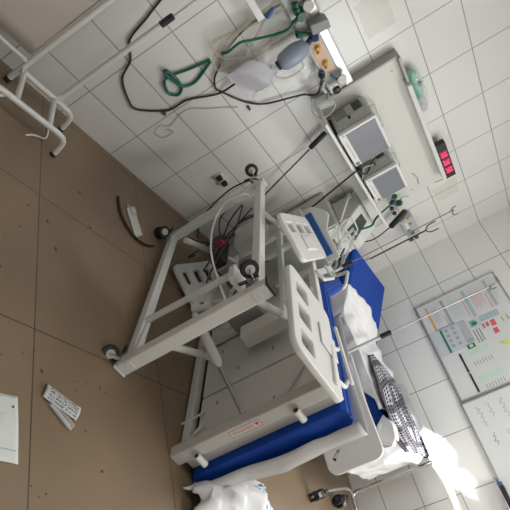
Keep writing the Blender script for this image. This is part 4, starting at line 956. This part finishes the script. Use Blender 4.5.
t, i_, x = notice('small notice of dark typed bars beside the aqua card', -.955, -1.09, 1.470, 1.560); lines(t, i_, x, -.965, -1.09, 1.478, 1.552, 3, 'ink_grey', .010)
t, i_, x = notice('long pale blue strip notice above the aqua card', -.872, -.925, 1.582, 1.745, 'pr_teal'); lines(t, i_, x, -.88, -.92, 1.59, 1.74, 5, 'pr_pale', .006)
t, i_, x = notice('white chart with red squares and small yellow figures', -.935, -1.10, 1.568, 1.86)
for (a_, c_, e_, g_) in ((-.945, -.99, 1.575, 1.592), (-.945, -.985, 1.605, 1.63), (-.945, -1.0, 1.645, 1.685), (-1.02, -1.07, 1.635, 1.675)): flat('red_square', 'pr_red', a_, c_, e_, g_, t, x-.0004, inv=i_)
for (a_, e_, m) in ((-.95, 1.74, 'pr_orange'), (-.965, 1.765, 'pr_yellow'), (-.95, 1.785, 'ink_grey'), (-1.0, 1.80, 'pr_yellow'), (-.97, 1.83, 'pr_green')): flat('small_figure', m, a_, a_-.05, e_, e_+.010, t, x-.0004, inv=i_)
t, i_, x = notice('notice with a pale green heading and bar marks on the lower middle of the board', -1.105, -1.30, 1.312, 1.62)
flat('heading', 'pr_mint', -1.112, -1.165, 1.37, 1.535, t, x-.0004, inv=i_)
for k in range(7): flat('bar_mark', 'ink_grey', -1.215-.004*(k % 3), -1.255, 1.37+k*.024, 1.376+k*.024, t, x-.0004, inv=i_)
t, i_, x = notice('bottom notice with green band and bar marks at the board edge', -1.308, -1.472, 1.312, 1.62)
flat('heading', 'pr_mint', -1.34, -1.40, 1.34, 1.535, t, x-.0004, inv=i_)
for k in range(7): flat('bar_mark', 'ink_grey', -1.42-.004*(k % 2), -1.46, 1.37+k*.024, 1.376+k*.024, t, x-.0004, inv=i_)
for lb, y0, y1 in (('upper of the two black strips beside the green headed notices', -1.109, -1.283), ('lower of the two black strips beside the green headed notices', -1.292, -1.46)):
    o_ = MB().box((-.0225, y1, 1.288), (-.0185, y0, 1.304)); tag(o_.build('magnetic_strip', 'black_plastic', bevel=.001, loc=(-.02, (y0+y1)/2, 1.296)), lb, 'strip')
t, i_, x = notice('white sheet with two yellow green blots near the frame', -1.115, -1.45, 1.635, 1.83)
for yy, zz, q in ((-1.17, 1.68, .026), (-1.30, 1.66, .022), (-1.16, 1.645, .014), (-1.22, 1.75, .02)):
    b = MB().lathe([(q, 0), (q, .0008)], (x-.0004, yy, zz), (-1, 0, 0), 14); b.v = [tuple(i_ @ Vector(v)) for v in b.v]; b.build('yellow_blot', 'pr_yellow', t, smooth=False)
wb2, A = whiteboard('whiteboard with faint handwritten names and a marker on its tray', -1.492, -2.45, 1.115, 1.90)
def scribble(y, z, L, seed, m='ink_grey', amp=.012, ang=0.0):
    rnd = random.Random(seed); pts = []
    n = int(L/.012)
    for k in range(n+1):
        t = k/n; yy = y-L*t; zz = z+amp*(math.sin(k*2.1+seed)+rnd.uniform(-.6, .6))-ang*t
        pts.append((-.0185, yy+rnd.uniform(-.004, .004), zz))
    return MB().tube(smooth_path(pts, 4), .0016, 4)
for k, (y, z, L, m) in enumerate(((-1.56, 1.225, .17, 'ink_grey'), (-1.55, 1.31, .13, 'ink_grey'), (-1.56, 1.41, .15, 'ink_grey'), (-1.57, 1.56, .14, 'ink_grey'), (-1.78, 1.245, .10, 'ink_dark'), (-1.80, 1.36, .13, 'ink_grey'), (-1.79, 1.50, .14, 'ink_grey'))):
    A(scribble(y, z, L, k+3, m), 'handwriting', m, wb2)
A(MB().box((-.075, -2.42, 1.092), (-.001, -2.08, 1.104)), 'pen_tray', 'alu', bevel=.003)
pe = thing('marker_eraser', 'dark board eraser with blue end on the whiteboard tray', 'eraser', (-.04, -2.2, 1.104)); A = At(pe)
A(MB().box((-.066, -2.30, 1.1045), (-.020, -2.15, 1.14)), 'body', 'black_plastic', bevel=.005)
A(MB().box((-.064, -2.15, 1.1045), (-.022, -2.12, 1.137)), 'blue_end', 'blue_plastic', bevel=.004)

# ------------------------------------------------------------------ litter on the floor
def fpa(uu, vv):
    p = Vector((-3.56, -1.895, 0)).lerp(Vector((-3.429, -1.885, 0)), uu).lerp(Vector((-3.545, -2.115, 0)).lerp(Vector((-3.414, -2.117, 0)), uu), vv)
    return (p.x, p.y, .003+.003*math.sin(vv*3.1)*uu+.010*max(0, vv-.85)*uu)
pa = thing('paper_sheet', 'white paper sleeve with faint grey print lying flat on the floor', 'paper', (-3.49, -2.0, 0)); A = At(pa)
A(MB().grid(fpa, 8, 16), 'sleeve', 'paper', solid=.002)
for k in range(4): A(MB().box((-3.54, -1.962-.011*k, .0068), (-3.475-.01*(k % 2), -1.958-.011*k, .0072)), 'print_line', 'pr_pale')
A(MB().box((-3.55, -2.078, .0066), (-3.425, -2.075, .0072)), 'seam', 'pr_grey')
A(MB().box((-3.452, -1.932, .0062), (-3.443, -1.925, .0068)), 'ink_mark', 'ink_dark')
wr = thing('syringe_wrapper', 'torn clear wrapper with dark print and a syringe barrel on the floor', 'wrapper', (-3.23, -1.87, 0)); A = At(wr)
a0, a1, b0, b1 = Vector((-3.324, -1.857, 0)), Vector((-3.302, -1.798, 0)), Vector((-3.160, -1.912, 0)), Vector((-3.132, -1.855, 0))
def fwr(uu, vv):
    p = a0.lerp(b0, uu).lerp(a1.lerp(b1, uu), vv); return (p.x, p.y, .006+.006*abs(noise.noise(Vector((uu*6, vv*4, 3))))+.006*math.sin(vv*3.14))
A(MB().grid(fwr, 18, 10), 'printed_film', 'print_wrapper', solid=.001)
A(MB().tube([(-3.285, -1.878, .009), (-3.20, -1.945, .009), (-3.192, -1.951, .009), (-3.187, -1.955, .009)], [.008, .008, .004, .003], 10), 'barrel', 'milky_plastic')
def fw2(uu, vv):
    p = Vector((-3.29, -1.872, 0)).lerp(Vector((-3.185, -1.952, 0)), uu)+Vector((.012, .02, 0))*(vv*1.6-.3); return (p.x, p.y, .018*math.sin(vv*3.1)+.003)
A(MB().grid(fw2, 10, 8), 'clear_film', 'film_plastic')
pc = thing('swab_packet', 'opened white packet with a torn flap on the floor near the wall', 'packet', (-2.63, -.49, 0)); A = At(pc)
q0, q1, q2, q3 = Vector((-2.703, -.421, 0)), Vector((-2.622, -.352, 0)), Vector((-2.569, -.565, 0)), Vector((-2.648, -.638, 0))
A(MB().grid(lambda uu, vv: tuple(q0.lerp(q3, uu).lerp(q1.lerp(q2, uu), vv)+Vector((0, 0, .005+.004*noise.noise(Vector((uu*5, vv*4, 8)))))), 14, 8), 'pouch', 'tape_white', solid=.002)
A(MB().grid(lambda uu, vv: (-2.672+.045*vv+.01*uu, -.40-.05*uu+.02*vv, .010+.012*uu*(1-uu)+.004*vv), 6, 5), 'torn_flap', 'white_paint', solid=.001)
A(MB().box((-2.70, -.405, .006), (-2.67, -.39, .010)), 'grey_tab', 'grey_plastic')
cable('rubber_tube', 'dark brown rubber tube curved on the floor beside the white packet', 'brown_rubber',
      [(-2.782, -.389, .0095), (-2.778, -.473, .0095), (-2.759, -.552, .0095), (-2.712, -.61, .0095), (-2.644, -.647, .0095), (-2.559, -.642, .0095), (-2.478, -.602, .0095)], .0085, 'tube')
drops = [(-3.425,-.935,.0075),(-3.099,-.594,.0115),(-3.313,-.958,.0102),(-3.263,-1.102,.0111),(-3.461,-1.094,.006),(-3.358,-.951,.005),(-3.029,-.808,.0111),(-3.12,-1.002,.0052),(-3.012,-.911,.0054),(-3.533,-1.186,.0046),(-3.54,-1.361,.0076),(-3.01,-1.137,.0052),(-3.325,-1.751,.0083),(-3.16,-1.743,.0044),(-3.088,-1.734,.0045),(-3.012,-1.73,.0068),(-2.979,-1.742,.0046),(-3.153,-1.784,.0043),(-3.023,-2.082,.0086),(-3.104,-1.939,.0053),(-3.361,-1.677,.0042),(-3.504,-1.743,.004),(-3.293,-2.194,.0048),(-3.322,-2.207,.0038),(-3.355,-2.176,.0038),(-3.415,-1.706,.0041),(-3.166,-1.426,.0047),(-3.143,-.388,.0045)]
dm = None
for k, (x, y, q) in enumerate(drops):
    if dm is None:
        o_ = MB().lathe([(1, 0), (.96, .06), (.5, .10), (.0, .11)], (0, 0, 0), (0, 0, 1), 14).build('blood_drop', 'blood'); dm = o_
    else: o_ = dm.copy(); C.objects.link(o_)
    o_.location = (x, y, .0002); a = .8+.5*random.random(); o_.scale = (q*.9*a, q*.9/a, q*.6); o_.rotation_euler.z = random.uniform(0, 3)
    tag(o_, 'dried dark red drop spattered on the beige floor tiles', 'blood drop', 'blood drops on the floor')
# ------------------------------------------------------------------ light
w = bpy.data.worlds.new('World'); bpy.context.scene.world = w; w.use_nodes = True
sky = w.node_tree.nodes['Background']; sky.inputs[0].default_value = (.75, .85, 1, 1); sky.inputs[1].default_value = 1.0
def area(name, loc, rot, sx, sy, power, col):
    l = bpy.data.lights.new(name, 'AREA'); l.shape = 'RECTANGLE'; l.size = sx; l.size_y = sy; l.energy = power; l.color = col
    o = bpy.data.objects.new(name, l); C.objects.link(o); o.location = loc; o.rotation_euler = rot; return o
area('window_daylight', (-1.15, Y0+.10, 1.62), (R_(90), 0, 0), 1.3, 1.3, 26, (1.0, .99, .965))
area('side_window_daylight', (.02, (RY0+RY1)/2, 1.68), (R_(90), 0, R_(90)), 1.6, 1.55, 62, (.96, .98, 1.0))
for k, (x, y, pw) in enumerate(((-1.2, -2.2, 34), (-3.7, -2.3, 16))):  # overhead fill added to lift the room, housings out of view
    struct(MB().box((x-.32, y-.32, H-.02), (x+.32, y+.32, H)).build('fill_housing_%d' % (k+1), 'white_paint', bevel=.004), 'unseen square housing added for the ceiling fill light', 'lamp')
    area('ceiling_fill', (x, y, H-.03), (0, 0, 0), .58, .58, pw, (1.0, .985, .95))
sl = bpy.data.lights.new('sun', 'SUN'); sl.energy = 20; sl.angle = R_(.6); sl.color = (1, .97, .92)
so = bpy.data.objects.new('sun', sl); C.objects.link(so)
sd = Vector((.49, .83, -.40)).normalized(); so.rotation_euler = sd.to_track_quat('-Z', 'Y').to_euler(); so.location = (-4, -8, 5)
sc = bpy.context.scene
sc.view_settings.view_transform = 'Standard'; sc.view_settings.look = 'None'; sc.view_settings.gamma = 1; sc.view_settings.use_curve_mapping = False
sc.view_settings.exposure = -0.27
